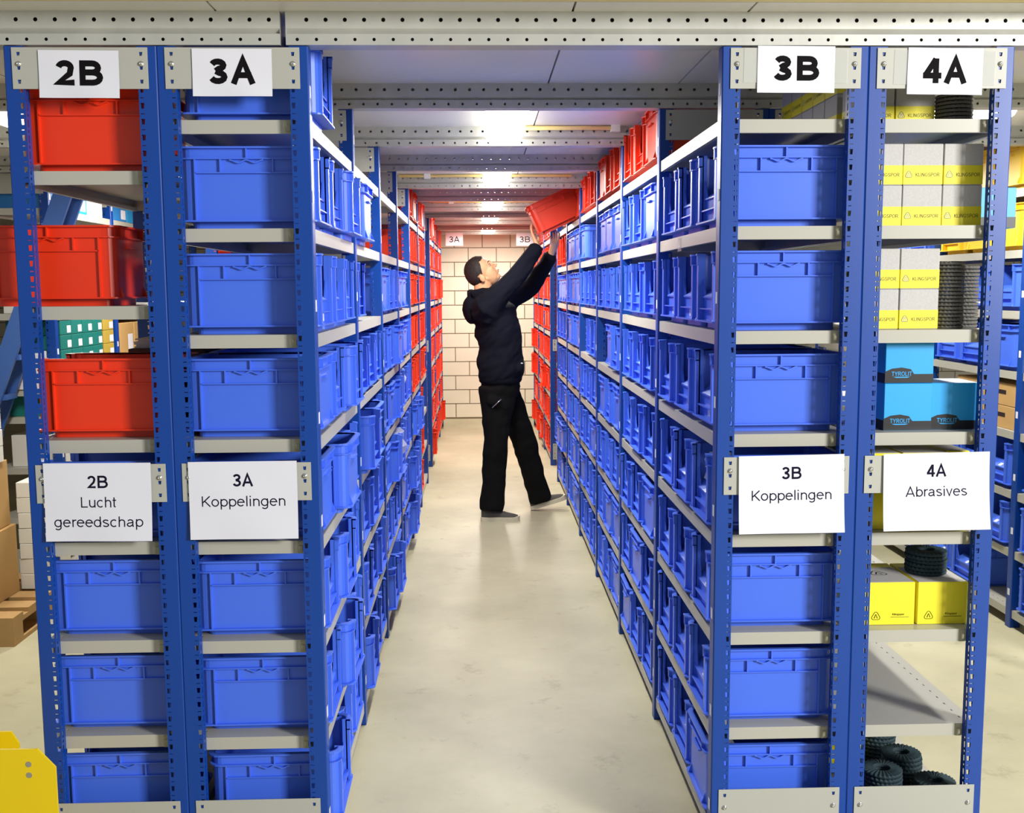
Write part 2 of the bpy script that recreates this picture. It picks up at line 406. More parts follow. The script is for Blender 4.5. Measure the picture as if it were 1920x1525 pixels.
# ---- perforated beams across the aisles
def beam_mesh(L, hole_r=0.0054, pitch=0.0503):
    q = MB(); H = ZC - ZB
    def band(z0, z1, zc, ph, rad, yy):
        n = int((L - 0.02) / pitch)
        x = ph
        q.quad((0, yy, z0), (x - pitch / 2, yy, z0), (x - pitch / 2, yy, z1), (0, yy, z1))
        for i in range(n):
            cx = x + i * pitch
            if cx + pitch / 2 > L: break
            K = 8
            out = [(cx - pitch / 2, z0), (cx, z0), (cx + pitch / 2, z0), (cx + pitch / 2, zc), (cx + pitch / 2, z1), (cx, z1), (cx - pitch / 2, z1), (cx - pitch / 2, zc)]
            inn = [(cx + rad * math.cos(-PI * 3 / 4 + 2 * PI * k / K), zc + rad * math.sin(-PI * 3 / 4 + 2 * PI * k / K)) for k in range(K)]
            for k in range(K):
                j = (k + 1) % K
                q.quad((out[k][0], yy, out[k][1]), (out[j][0], yy, out[j][1]), (inn[j][0], yy, inn[j][1]), (inn[k][0], yy, inn[k][1]))
            last = cx + pitch / 2
        q.quad((last, yy, z0), (L, yy, z0), (L, yy, z1), (last, yy, z1))
    for side, y in ((1, 0.0), (-1, 0.06)):
        band(0.0, 0.028, 0.014, 0.03, hole_r * 0.85, y)
        band(0.042, H, 0.064, 0.055, hole_r * 1.05, y)
        for (ya, za), (yb, zb) in (((0, 0.028), (0.010, 0.033)), ((0.010, 0.033), (0.004, 0.038)), ((0.004, 0.038), (0, 0.042))):
            q.quad((0, y + side * ya, za), (L, y + side * ya, za), (L, y + side * yb, zb), (0, y + side * yb, zb))
    q.quad((0, 0, 0), (L, 0, 0), (L, 0.06, 0), (0, 0.06, 0))
    q.quad((0, 0, H), (L, 0, H), (L, 0.06, H), (0, 0.06, H))
    q.quad((0, 0, 0), (0, 0.06, 0), (0, 0.06, H), (0, 0, H))
    q.quad((L, 0, 0), (L, 0.06, 0), (L, 0.06, H), (L, 0, H))
    return q.mesh('perforated_beam', M_GALV)
bm_l, bm_r, bm_full = beam_mesh(3.0), beam_mesh(3.6), beam_mesh(6.6)
tag(place('perforated_beam', bm_l, None, (-0.515 - 3.0, -0.005, ZB)), 'galvanised perforated beam above the 2B and 3A signs, nearest the camera', 'beam', 'ceiling beams')
tag(place('perforated_beam', bm_r, None, (-0.500, -0.005, ZB)), 'galvanised perforated beam above the 3B and 4A signs, nearest the camera', 'beam', 'ceiling beams')
for n in range(1, 11):
    y = n if n < 7 else n - 0.2
    tag(place('perforated_beam', bm_full, None, (-3.3, y - 0.03, ZB)), 'galvanised perforated beam under the ceiling, %s row behind the front beam' % ORD[n - 1], 'beam', 'ceiling beams')

# ---- lamps, one in every second bay of each aisle
def lamp_meshes():
    w, h, L = 0.084, 0.088, 0.78
    hs = MB(); hs.box(-0.07, 0.07, 0.02, L - 0.02, h - 0.014, h)
    df = MB()
    prof = [(-w, h - 0.016), (-w * 0.97, 0.034), (-w * 0.80, 0.010), (-w * 0.5, 0.0), (w * 0.5, 0.0), (w * 0.80, 0.010), (w * 0.97, 0.034), (w, h - 0.016)]
    rings = []
    for y, s in ((0.0, 0.80), (0.02, 0.95), (0.05, 1.0), (L - 0.05, 1.0), (L - 0.02, 0.95), (L, 0.80)):
        rings.append([(p[0] * s, y, (h - 0.016) + (p[1] - (h - 0.016)) * s) for p in prof])
    df.loft(rings)
    return hs.mesh('housing', M_LAMPB), df.mesh('diffuser', M_LAMP)
lh, ld = lamp_meshes()
AIS = {'middle': (XL + XR) / 2 + 0.012, 'left': -1.79, 'right': 2.0}
for an, ax in AIS.items():
    for i, y in enumerate((1.18, 3.18, 5.18, 6.92, 8.92)):
        if an != 'middle' and i > 1: continue
        L0 = empty('ceiling_lamp', (ax, y, ZC - 0.0885))
        place('housing', lh, L0); place('diffuser', ld, L0)
        ldat = bpy.data.lights.new('lamp_light', 'AREA'); ldat.shape = 'RECTANGLE'; ldat.size = 0.12; ldat.size_y = 0.72
        ldat.energy = 29; ldat.color = (1.0, 0.97, 0.88)
        lo = bpy.data.objects.new('lamp_light', ldat); COL.objects.link(lo); lo.parent = L0; lo.location = (0, 0.39, -0.004)
        tag(L0, 'lit white tube lamp on the ceiling of the %s aisle, %s from the camera' % (an, ORD[i]), 'lamp', 'ceiling lamps')
for i, (n, x0, x1) in enumerate(((2, 0.2, 0.62), (4, -0.5, 0.6), (6, -0.4, 0.6))):
    q = MB(); q.tube([(x0, n - 0.062, ZC - 0.012), (x1, n - 0.062, ZC - 0.012)], 0.010, 8)
    c = q.build('conduit_pipe', M_COND, None, True)
    k = MB(); ex = x1 if i == 0 else x0 + 0.18
    k.box(ex - 0.02, ex + 0.02, n - 0.08, n - 0.045, ZC - 0.03, ZC); k.build('junction_box', M_LAMPB, c)
    tag(c, 'cream cable conduit on the ceiling, %s one from the camera' % ORD[i], 'conduit', 'ceiling conduits')

# ------------------------------------------------------------------ racks
HP = 0.0411
PH = 2.286
def post_mesh(mir):
    q = MB(); W, D = 0.05, 0.045
    holes = []
    k = 0
    z = 0.03
    while z + 0.035 < PH:
        holes.append((z, z + 0.0145, 0.0013)); holes.append((z + 0.0265, z + 0.0285, 0.0)); z += HP
    q.strip((0.003, 0, 0), (1, 0, 0), (0, 0, 1), W - 0.003, PH, 0.0335, 0.0435, holes, (0, 0.002, 0))
    q.quad((0, 0.003, 0), (0.003, 0, 0), (0.003, 0, PH), (0, 0.003, PH))
    q.quad((0, 0.003, 0), (0, D, 0), (0, D, PH), (0, 0.003, PH))
    q.quad((0.0018, 0.004, 0), (0.0018, D, 0), (0.0018, D, PH), (0.0018, 0.004, PH))
    q.quad((0, D, 0), (0.018, D, 0), (0.018, D, PH), (0, D, PH))
    sl = []
    z = 0.025
    while z + 0.03 < PH:
        sl.append((z, z + 0.019, 0.0)); sl.append((z + 0.027, z + 0.034, 0.0)); z += HP
    q.strip((W, 0, 0), (0, 1, 0), (0, 0, 1), 0.03, PH, 0.008, 0.016, sl, (-0.002, 0, 0))
    q.box(0, W, 0, D, 0, 0.004)
    me = q.mesh('post', M_POST)
    if mir:
        me.transform(Matrix.Scale(-1, 4, (1, 0, 0))); me.flip_normals()
    return me
post_a, post_b = post_mesh(False), post_mesh(True)
def shelf_mesh():
    q = MB(); x0, x1, y0, y1, t = 0.006, FD - 0.006, 0.0, 0.944, LIP
    ns = 18
    hol = [(0.04 + i * 0.05, 0.04 + i * 0.05 + 0.012, 0) for i in range(ns)]
    q.strip((x0, y0, t), (1, 0, 0), (0, 1, 0), (x1 - x0) / 2, y1 - y0, 0.030, 0.0345, hol, (0, 0, -0.002))
    q.strip((x1, y0, t), (-1, 0, 0), (0, 1, 0), (x1 - x0) / 2, y1 - y0, 0.030, 0.0345, hol, (0, 0, -0.002))
    q.quad((x0, y0, 0.002), (x1, y0, 0.002), (x1, y0, t), (x0, y0, t))
    q.quad((x0, y1, 0.002), (x1, y1, 0.002), (x1, y1, t), (x0, y1, t))
    for x, d in ((x0, 1), (x1, -1)):
        q.quad((x, y0, 0.0), (x, y1, 0.0), (x, y1, t), (x, y0, t))
        q.quad((x, y0, 0.0), (x, y1, 0.0), (x + d * 0.014, y1, 0.0), (x + d * 0.014, y0, 0.0))
        q.quad((x + d * 0.014, y0, 0.0), (x + d * 0.014, y1, 0.0), (x + d * 0.014, y1, 0.012), (x + d * 0.014, y0, 0.012))
    q.quad((x0, y0, 0.002), (x1, y0, 0.002), (x1, y0 + 0.014, 0.002), (x0, y0 + 0.014, 0.002))
    q.quad((x0, y0, t - 0.0025), (x1, y0, t - 0.0025), (x1, y1, t - 0.0025), (x0, y1, t - 0.0025))
    return q.mesh('shelf', M_SHELF)
shelf_me = shelf_mesh()
cl = MB(); cl.box(-0.008, 0.008, -0.0025, 0.0, 0.002, 0.036); cl.box(-0.0055, 0.0055, -0.0045, -0.0025, 0.008, 0.024); clip_me = cl.mesh('shelf_clip', M_CLIP)
def plate_mesh(w, h, nh):
    q = MB(); hz = [(h * (i + 0.5) / nh - 0.006 + 0.002, h * (i + 0.5) / nh + 0.006, 0.0012) for i in range(nh)]
    q.strip((-w / 2, 0, 0), (1, 0, 0), (0, 0, 1), w / 2, h, 0.013, 0.022, hz, (0, 0.0015, 0))
    q.strip((w / 2, 0, 0), (-1, 0, 0), (0, 0, 1), w / 2, h, 0.013, 0.022, hz, (0, 0.0015, 0))
    for a, b_ in (((-w / 2, 0), (w / 2, 0)), ((-w / 2, h), (w / 2, h))):
        q.quad((a[0], 0, a[1]), (b_[0], 0, b_[1]), (b_[0], 0.0015, b_[1]), (a[0], 0.0015, a[1]))
    for x in (-w / 2, w / 2): q.quad((x, 0, 0), (x, 0, h), (x, 0.0015, h), (x, 0.0015, 0))
    return q.mesh('end_plate', M_PLATE)
pl_top, pl_bot = plate_mesh(0.352, 0.106, 3), plate_mesh(0.352, 0.15, 4)
bo = MB()
rg = []
for r, y in ((0.0070, 0), (0.0070, -0.0012), (0.0058, -0.0012), (0.0052, -0.004), (0.0030, -0.0056), (0.0016, -0.0056), (0.0014, -0.0035)):
    rg.append([(r * math.cos(2 * PI * k / 10), y, r * math.sin(2 * PI * k / 10)) for k in range(10)])
bo.loft(rg); bolt_me = bo.mesh('bolt', M_STEEL, True)
st = MB(); st.box(-0.0006, 0.0, -0.010, 0.010, -0.016, 0.016); stick_me = st.mesh('price_sticker', M_PAPER)
def plate(parent, me, x, y, z, zb, front=True):
    p = place('end_plate', me, parent, (x, y, z))
    for sx in (-1, 1): place('bolt', bolt_me, p, (sx * 0.1585, -0.0002, zb))
    return p
def rack(label, xo, di, y0, nb, lev, front=True, stickers=True, gaps=()):
    R = empty('shelving_rack', (xo + di * FD / 2, y0, 0))
    tag(R, label, 'rack', 'blue steel shelving racks')
    mid = 0.0
    a = -di * FD / 2                 # local x of aisle face
    for i in range(nb + 1):
        yy = (0.0 if i == 0 else i - 0.0225)
        if i == nb: yy = i - 0.045
        p = place('post', post_a if di > 0 else post_b, R, (a, yy, 0))
        place('post', post_b if di > 0 else post_a, R, (-a, yy, 0))
        if stickers:
            for z in lev:
                zz = z + 0.115 + random.uniform(-0.02, 0.02)
                if zz < 2.2: place('price_sticker', stick_me, p, (0.0 - di * 0.0004 + (0 if di > 0 else 0.0006), 0.022 + random.uniform(-0.004, 0.004), zz), (0, 0, 0))
        if i > 0: plate(R, pl_top, 0, yy - 0.003, 2.176, 0.064)
    if front:
        plate(R, pl_top, 0, -0.003, 2.176, 0.064)
        plate(R, pl_top, 0, -0.003, 1.071, 0.068)
        plate(R, pl_bot, 0, -0.003, 0.056, 0.096)
    for i in range(nb):
        for j, z in enumerate(lev):
            if (i, j) in gaps: continue
            s = place('shelf', shelf_me, R, (-FD / 2, i + 0.030, z))
            if i == 0: place('shelf_clip', clip_me, s, (FD - 0.062, 0, 0))
    return R
rack('blue and grey shelving rack under the 2B sign', -1.236, 1, 0, 6, LEV2B, stickers=False)
rack('blue and grey shelving rack under the 3A signs, left of the aisle', XL, -1, 0, 6, LEV)
rack('blue and grey shelving rack under the 3B signs, right of the aisle', XR, 1, 0, 6, LEV)
rack('blue and grey shelving rack under the 4A signs', 1.448, -1, 0, 6, LEV, stickers=False)
rack('shelving rack of red bins by the back wall, left of the aisle', XL, -1, FAR, 3, LEV, front=True)
rack('shelving rack of red bins by the back wall, right of the aisle', XR, 1, FAR, 3, LEV, front=True)
rack('shelving rack with teal boxes at the far left', -2.336, -1, 3.0, 3, LEV)
rack('shelving rack with blue bins at the far right edge', 2.55, 1, 1.0, 5, LEV)

# ------------------------------------------------------------------ bins
BLN, BW, BHH = 0.39, 0.29, 0.222
def outline(hx, hy, r, c=None, seg=4):
    pts = []
    if c is not None: pts.append((hx, c))
    for cx, cy, a0 in ((hx - r, hy - r, 0), (-(hx - r), hy - r, PI / 2), (-(hx - r), -(hy - r), PI), (hx - r, -(hy - r), 1.5 * PI)):
        for k in range(seg + 1):
            a = a0 + PI / 2 * k / seg
            pts.append((cx + r * math.cos(a), cy + r * math.sin(a)))
    if c is not None: pts.append((hx, -c))
    return pts
def bin_mesh(open_, m, L=BLN, W=BW, H=BHH):
    q = MB(); a, bb = L / 2 - 0.013, W / 2 - 0.011
    c = 0.094 if open_ else None
    cl = not open_
    # foot, floor, lower flange
    q.prism([(p[0], p[1]) for p in outline(L / 2 - 0.036, W / 2 - 0.030, 0.02)], 2, 0.0, 0.020)
    q.ring(outline(L / 2 - 0.001, W / 2 - 0.001, 0.022), outline(a - 0.03, bb - 0.03, 0.01), 0.020, 0.0245, True)
    q.box(-a + 0.02, a - 0.02, -bb + 0.02, bb - 0.02, 0.0195, 0.024)
    # walls and rims
    q.ring(outline(a, bb, 0.028, c), outline(a - 0.004, bb - 0.004, 0.024, c), 0.0245, H, cl)
    q.ring(outline(L / 2, W / 2, 0.036, c), outline(a - 0.004, bb - 0.004, 0.024, c), H - 0.005, H, cl)
    q.ring(outline(L / 2 - 0.003, W / 2 - 0.002, 0.034, c), outline(a - 0.001, bb - 0.001, 0.027, c), H - 0.034, H - 0.0305, cl)
    for sy in (-1, 1):
        y0, y1 = sorted((sy * (bb - 0.001), sy * (W / 2 - 0.003)))
        for x in (-0.140, 0.140): q.box(x - 0.002, x + 0.002, y0, y1, 0.0245, H - 0.034)
        q.box(-0.140, 0.140, y0, y1, H - 0.072, H - 0.0685)
        for x in (-0.071, 0.071): q.box(x - 0.002, x + 0.002, y0, y1, H - 0.069, H - 0.034)
        q.box(-0.002, 0.002, y0, y1, H - 0.031, H - 0.005)
        xs = [-0.046 + 0.092 * k / 16 for k in range(17)]
        zs = [H - 0.036 - 0.0042 * (1 - math.cos(4 * PI * k / 16)) * (0.6 + 0.4 * abs(math.sin(PI * k / 16))) for k in range(17)]
        for k in range(16):
            q.prism([(xs[k], zs[k] - 0.0018), (xs[k + 1], zs[k + 1] - 0.0018), (xs[k + 1], zs[k + 1] + 0.0018), (xs[k], zs[k] + 0.0018)], 1, y0, y1)
    # ends
    for e in ((-1,) if open_ else (-1, 1)):
        x0, x1 = sorted((e * (a - 0.001), e * (L / 2 - 0.002)))
        for y in (-0.085, 0.085): q.box(x0, x1, y - 0.002, y + 0.002, H - 0.034, H - 0.004)
        for y in (-0.10, 0.10):
            q.prism([(e * a, 0.0245), (e * (L / 2 - 0.002), 0.0245), (e * a, 0.055)], 1, y - 0.0015, y + 0.0015)
        q.box(x0, x1, -0.045, 0.045, H - 0.062, H - 0.058)
    if open_:
        for sy in (-1, 1):
            y0, y1 = sorted((sy * c, sy * (c + 0.004)))
            q.box(a - 0.014, a, y0, y1, 0.0245, H)                       # return of the corner column
            q.box(a - 0.002, L / 2 - 0.005, *sorted((sy * c, sy * (bb - 0.020))), 0.0245, H - 0.0340)   # column face
            q.prism([(sy * c, 0.150), (sy * (c - 0.034), 0.094), (sy * c, 0.094)], 0, a - 0.012, a - 0.008)
            q.prism([(a - 0.006, 0.0245), (L / 2 - 0.002, 0.0245), (a - 0.006, 0.06)], 1, sy * 0.112 - 0.0015, sy * 0.112 + 0.0015)
            x0, x1 = a, L / 2 - 0.002
            q.box(x0 - 0.001, x1, *sorted((sy * 0.105 - 0.002, sy * 0.105 + 0.002)), H - 0.034, H - 0.004)
            q.box(x0 - 0.001, x1 + 0.0, y0, y1, H - 0.034, H)
        q.box(a - 0.014, a - 0.010, -c, c, 0.024, 0.094)                 # low front wall
        q.box(a - 0.011, a + 0.004, -c, c, 0.056, 0.0595)               # rib above the label pocket
        q.prism([(a - 0.004, 0.090), (a - 0.004, 0.0945), (a - 0.046, 0.122), (a - 0.046, 0.1175)], 1, -c + 0.0, c - 0.0)   # sloping lip
        q.prism([(a - 0.012, 0.094), (a - 0.046, 0.120), (a - 0.046, 0.094)], 1, -c, -c + 0.003)
        q.prism([(a - 0.012, 0.094), (a - 0.046, 0.120), (a - 0.046, 0.094)], 1, c - 0.003, c)
    return q.mesh('storage_bin', m)
BIN = {(o, n): bin_mesh(o, m) for o in (True, False) for n, m in (('blue', M_BLUE), ('red', M_RED), ('yellow', M_YELP))}
A_ = BLN / 2 - 0.013
lb = MB()
lb.add([(A_ - 0.008, 0.002, 0.0978), (A_ - 0.008, 0.028, 0.0978), (A_ - 0.025, 0.028, 0.1089), (A_ - 0.025, 0.002, 0.1089),
        (A_ - 0.0085, 0.002, 0.0970), (A_ - 0.0085, 0.028, 0.0970), (A_ - 0.0255, 0.028, 0.1081), (A_ - 0.0255, 0.002, 0.1081)],
       [(0, 1, 2, 3), (7, 6, 5, 4), (0, 4, 5, 1), (1, 5, 6, 2), (2, 6, 7, 3), (3, 7, 4, 0)])
label_me = lb.mesh('label', M_PAPER)
lp = MB(); lp.box(A_ - 0.0102, A_ - 0.0096, -0.01, 0.05, 0.030, 0.052); pocket_me = lp.mesh('label', M_PAPER)
NB = {}
def put_bin(rk, xo, di, y, ztop, colr, op, dx, rz, label, lab=True, group=None):
    o = place(colr + '_storage_bin', BIN[(op, colr)], None, (xo + di * (BLN / 2 + 0.002) - di * dx, y, ztop + 0.0005), (0, 0, (PI if di > 0 else 0) + rz))
    tag(o, label, 'bin', group)
    if lab and op:
        place('label', label_me if lab == 1 else pocket_me, o)
    return o
def fill(rk, xo, di, y0, lev, spec, near, group):
    """spec(bay, row) -> list of three entries: None, 'b','r','y' + optional 'c' for a closed end towards the aisle + 'o' sticking out"""
    for i in range(spec['nb']):
        for j, z in enumerate(lev):
            row = spec['f'](i, j)
            for k, e in enumerate(row):
                if not e: continue
                colr = {'b': 'blue', 'r': 'red', 'y': 'yellow'}[e[0]]
                op = 'c' not in e
                dx = random.uniform(0.0, 0.012) + (random.uniform(0.018, 0.045) if 'o' in e else 0)
                kind = 'open-front' if op else 'closed-end'
                lab = '%s %s bin, %s along, %s bay, %s shelf from top, %s' % (colr, kind, ORD[k], ORD[i], ORD[j], rk)
                lb_ = 0
                if near and y0 + i < 4: lb_ = 1 if j >= 4 else (2 if random.random() < 0.6 else 0)
                put_bin(rk, xo, di, y0 + i + 0.206 + 0.297 * k + random.uniform(-0.002, 0.002), z + LIP, colr, op, dx, random.uniform(-0.012, 0.012), lab, lb_, group)
rnd = random.Random(3)
def some(col, i, j, pc=0.3, po=0.0):
    out = []
    for k in range(3):
        e = col
        if rnd.random() < pc: e += 'c'
        if rnd.random() < po: e += 'o'
        out.append(e)
    return out
def f3A(i, j):
    if j == 0:
        if i == 0: return ['bo', None, None]
        if i >= 4: return ['r', 'r', 'rc']
        return [None, None, None]
    if j == 1:
        if i == 0: return ['b', 'b', 'bo']
        if i == 1: return ['bco', None, None]
        if i in (2, 3): return [None, None, None]
        return some('r', i, j)
    if j == 2:
        if i == 0: return ['b', 'b', 'b']
        if i == 1: return ['b', None, None]
        if i == 2: return ['bc', 'b', 'b']
        if i == 3: return ['bc', 'bc', None]
        return some('r', i, j, 0.4)
    if i < 4: return some('b', i, j, 0.3, 0.1 if j < 4 else 0.3)
    if i == 4 and j >= 5: return some('b', i, j, 0.3, 0.4)
    if i == 5 and j >= 5: return ['r', None, None]
    return some('r', i, j, 0.3)
def f3B(i, j):
    if j == 0:
        if i == 0: return [None, None, None]
        if i == 1: return ['rc', 'r', 'r']
        if i == 2: return ['r', 'r', 'rc']
        if i == 3: return ['r', 'r', 'rc']
        if i == 4: return ['rc', None, None]
        return ['r', None, None]
    if j == 1:
        if i == 0: return ['b', 'b', 'b']
        if i == 1: return ['bc', 'b', 'b']
        if i == 2: return ['bc', 'bc', 'bc']
        if i == 3: return [None, None, 'bc']
        if i == 4: return ['bc', 'bc', 'bc']
        return ['r', 'r', 'r']
    if j == 2: return ['b', 'b', 'b'] if i < 3 else some('b', i, j, 0.4)
    if j == 3 and i in (2, 3): return ['b', 'bc', None] if i == 2 else ['b', 'b', None]
    if i == 5 and j >= 6: return some('b', i, j, 0.3, 0.7)
    return some('b', i, j, 0.12 if i == 0 else 0.25, 0.0)
fill('left aisle rack', XL, -1, 0, LEV, {'nb': 6, 'f': f3A}, True, 'bins in the rack left of the aisle')
fill('right aisle rack', XR, 1, 0, LEV, {'nb': 6, 'f': f3B}, True, 'bins in the rack right of the aisle')
fill('left back rack', XL, -1, FAR, LEV, {'nb': 3, 'f': lambda i, j: some('r', i, j, 0.3, 0.1)}, False, 'red bins in the back left rack')
fill('right back rack', XR, 1, FAR, LEV, {'nb': 3, 'f': lambda i, j: [None] * 3 if j == 0 and i == 2 else some('r', i, j, 0.3, 0.1)}, False, 'red bins in the back right rack')
# the rack under 2B: red bins above, blue ones below, fronts towards the left aisle
def f2B(i, j):
    if i == 0:
        return {0: ['r', None, None], 1: [None] * 3, 2: ['r', None, None]}.get(j, ['b', None, None])
    if j < 2 and i in (2, 3): return ['r', 'r', None]
    return [None, None, None]
fill('2B rack', -1.236, 1, 0, LEV2B, {'nb': 5, 'f': f2B}, False, 'bins in the 2B rack')
tag(place('red_storage_bin', BIN[(True, 'red')], None, (-1.188, 0.235, 1.569 + LIP), (0, 0, PI)), 'red bin sticking out past the left post of the 2B rack', 'bin', 'bins in the 2B rack')
# the rack at the far right edge
def f4B(i, j):
    if i == 0: return [None, None, 'b' if j >= 5 else None]
    if j in (0, 1): return ['yc', 'yc', 'y'] if i == 1 else (['b', 'b', None] if j else [None] * 3)
    if j == 4: return [None, None, None]
    if j == 7: return [None, 'b', 'b'] if i == 1 else ['b', 'b', None]
    return some('b', i, j, 0.25) if i == 1 else ['b', 'b', None]
fill('far right rack', 2.55, 1, 1.0, LEV, {'nb': 3, 'f': f4B}, True, 'bins in the far right rack')

# ------------------------------------------------------------------ signs
def paper_y(u, v, curl):
    return -curl * (v - 1) ** 2 * (0.6 + 0.8 * (u + 0.5)) - 0.0012 * math.sin(7 * u + 4 * v) * (1 - v)
def paper_sheet(w, h, curl=0.004, n=10):
    q = MB(); t = 0.0006
    def P(i, j, s):
        u, v = i / n - 0.5, j / n
        return (u * w, paper_y(u, v, curl) + s, (v - 1) * h)
    for s in (0, t):
        for i in range(n):
            for j in range(n):
                q.quad(P(i, j, s), P(i + 1, j, s), P(i + 1, j + 1, s), P(i, j + 1, s))
    return q.mesh('paper_sign', M_PAPER, True)
def sign(x, y, ztop, w, h, lines, label, rot=0.0, curl=0.003, m=M_INK, tape=False):
    S = place('paper_sign', paper_sheet(w, h, curl), None, (x, y, ztop), (0, rot, 0))
    tag(S, label, 'sign')
    for (s, size, bold, dz, sx) in lines:
        me = text_mesh(s, size, bold, m, sx).copy()
        for v in me.vertices:
            v.co.y += paper_y(v.co.x / w, 1 + (v.co.z + dz) / h, curl) - 0.0003
        place('lettering', me, S, (0, 0, dz))
    if tape:
        for sx in (-1, 1):
            q = MB(); q.box(-0.024, 0.024, -0.0003, 0, -0.09, 0)
            q.build('tape', M_TAPE, S, False, (sx * (w / 2 + 0.012), 0.0016, -0.006))
    return S
BIG, TB = 0.065, 0.172
sign(-1.040, -0.006, 2.274, 0.208, 0.122, [('2B', BIG, TB, -0.058, 1.13)], 'small white sign reading 2B at the top of the left rack', 0.008)
sign(-0.642, -0.006, 2.278, 0.208, 0.122, [('3A', BIG, TB, -0.058, 1.13)], 'small white sign reading 3A at the top left of the aisle', 0.004)
sign(0.854, -0.006, 2.286, 0.208, 0.122, [('3B', BIG, TB, -0.058, 1.13)], 'small white sign reading 3B at the top right of the aisle', 0.008, tape=True)
sign(1.258, -0.006, 2.281, 0.204, 0.122, [('4A', BIG, TB, -0.060, 1.10)], 'small white sign reading 4A at the top of the right rack', 0.014, tape=True)
A4, TA, TR = 0.0345, 0.120, 0.078
sign(-1.046, -0.008, 1.182, 0.290, 0.216, [('2B', A4, TA, -0.052, 0.95), ('Lucht', 0.0290, TR, -0.108, 1.0), ('gereedschap', 0.0290, TR, -0.162, 1.04)], 'white sheet reading 2B Lucht gereedschap on the left rack', 0.004, 0.008, M_NAVYINK)
sign(-0.652, -0.008, 1.182, 0.296, 0.216, [('3A', A4, TA, -0.052, 0.95), ('Koppelingen', 0.0290, TR, -0.110, 1.04)], 'white sheet reading 3A Koppelingen left of the aisle', -0.002, 0.006, M_NAVYINK)
sign(0.866, -0.008, 1.182, 0.296, 0.220, [('3B', A4, TA, -0.050, 0.95), ('Koppelingen', 0.0285, TR, -0.112, 1.04)], 'white sheet reading 3B Koppelingen right of the aisle', -0.012, 0.010, M_NAVYINK)
sign(1.275, -0.008, 1.184, 0.300, 0.218, [('4A', A4, TA, -0.050, 0.95), ('Abrasives', 0.0285, TR, -0.108, 1.0)], 'white sheet reading 4A Abrasives on the right rack', -0.014, 0.014, M_NAVYINK)
sign(-0.285, 9.768, 2.306, 0.206, 0.150, [('3A', 0.068, 0.10, -0.075, 1.1)], 'distant white sign reading 3A hanging above the back of the aisle', 0, 0.001)
sign(0.555, 9.768, 2.302, 0.206, 0.150, [('3B', 0.068, 0.10, -0.075, 1.1)], 'distant white sign reading 3B hanging above the back of the aisle', 0, 0.001)
sign(-2.534, 2.990, 1.322, 0.296, 0.212, [('gereedschap', 0.0290, TR, -0.140, 1.0)], 'white sheet reading gereedschap on the far left rack', 0, 0.004, M_NAVYINK)

# ------------------------------------------------------------------ cartons, discs and other stock
def bev_box(name, x, y, z, m, bevel=0.0015):
    """box of size x,y,z standing on z=0, centred in x and y, with small bevelled edges"""
    me = bpy.data.meshes.new(name); bm = bmesh.new()
    bmesh.ops.create_cube(bm, size=1)
    bmesh.ops.scale(bm, vec=(x, y, z), verts=bm.verts)
    bmesh.ops.translate(bm, vec=(0, 0, z / 2), verts=bm.verts)
    bmesh.ops.bevel(bm, geom=list(bm.edges), offset=bevel, segments=1, affect='EDGES')
    bm.to_mesh(me); bm.free(); me.materials.append(m)
    return me
def bev_obj(name, x0, x1, y0, y1, z0, z1, m, parent=None, bevel=0.002, rz=0):
    return place(name, bev_box(name, x1 - x0, y1 - y0, z1 - z0, m, bevel), parent, ((x0 + x1) / 2, (y0 + y1) / 2, z0), (0, 0, rz))
def logo_mesh(m, s):
    """rounded triangle outline with a small arch inside, XZ plane facing -Y"""
    q = MB()
    def ring(sc, w, yy):
        c = []
        for a in (90, 210, 330):
            cx, cz = 0.30 * math.cos(math.radians(a)) * sc, 0.30 * math.sin(math.radians(a)) * sc
            for k in range(-4, 5):
                aa = math.radians(a + k * 15); c.append((aa, cx, cz))
        o = [(cx + (0.24 * sc) * math.cos(a), yy, cz + (0.24 * sc) * math.sin(a)) for a, cx, cz in c]
        i = [(cx + (0.24 * sc - w) * math.cos(a), yy, cz + (0.24 * sc - w) * math.sin(a)) for a, cx, cz in c]
        n = len(o)
        for k in range(n): q.quad(o[k], o[(k + 1) % n], i[(k + 1) % n], i[k])
    ring(s, s * 0.055, 0)
    for sg in (-1, 1):
        q.quad((sg * 0.14 * s, 0, -0.22 * s), (sg * 0.22 * s, 0, -0.22 * s), (sg * 0.04 * s, 0, 0.26 * s), (0, 0, 0.26 * s) if sg > 0 else (0.0, 0, 0.18 * s))
    return q.mesh('logo', m)
M_LOGO = mat('grey_logo', srgb(72, 66, 40), 0.6, 0, 0.02, 5)
M_LOGOW = mat('pale_logo', srgb(232, 230, 225), 0.6, 0, 0.02, 5)
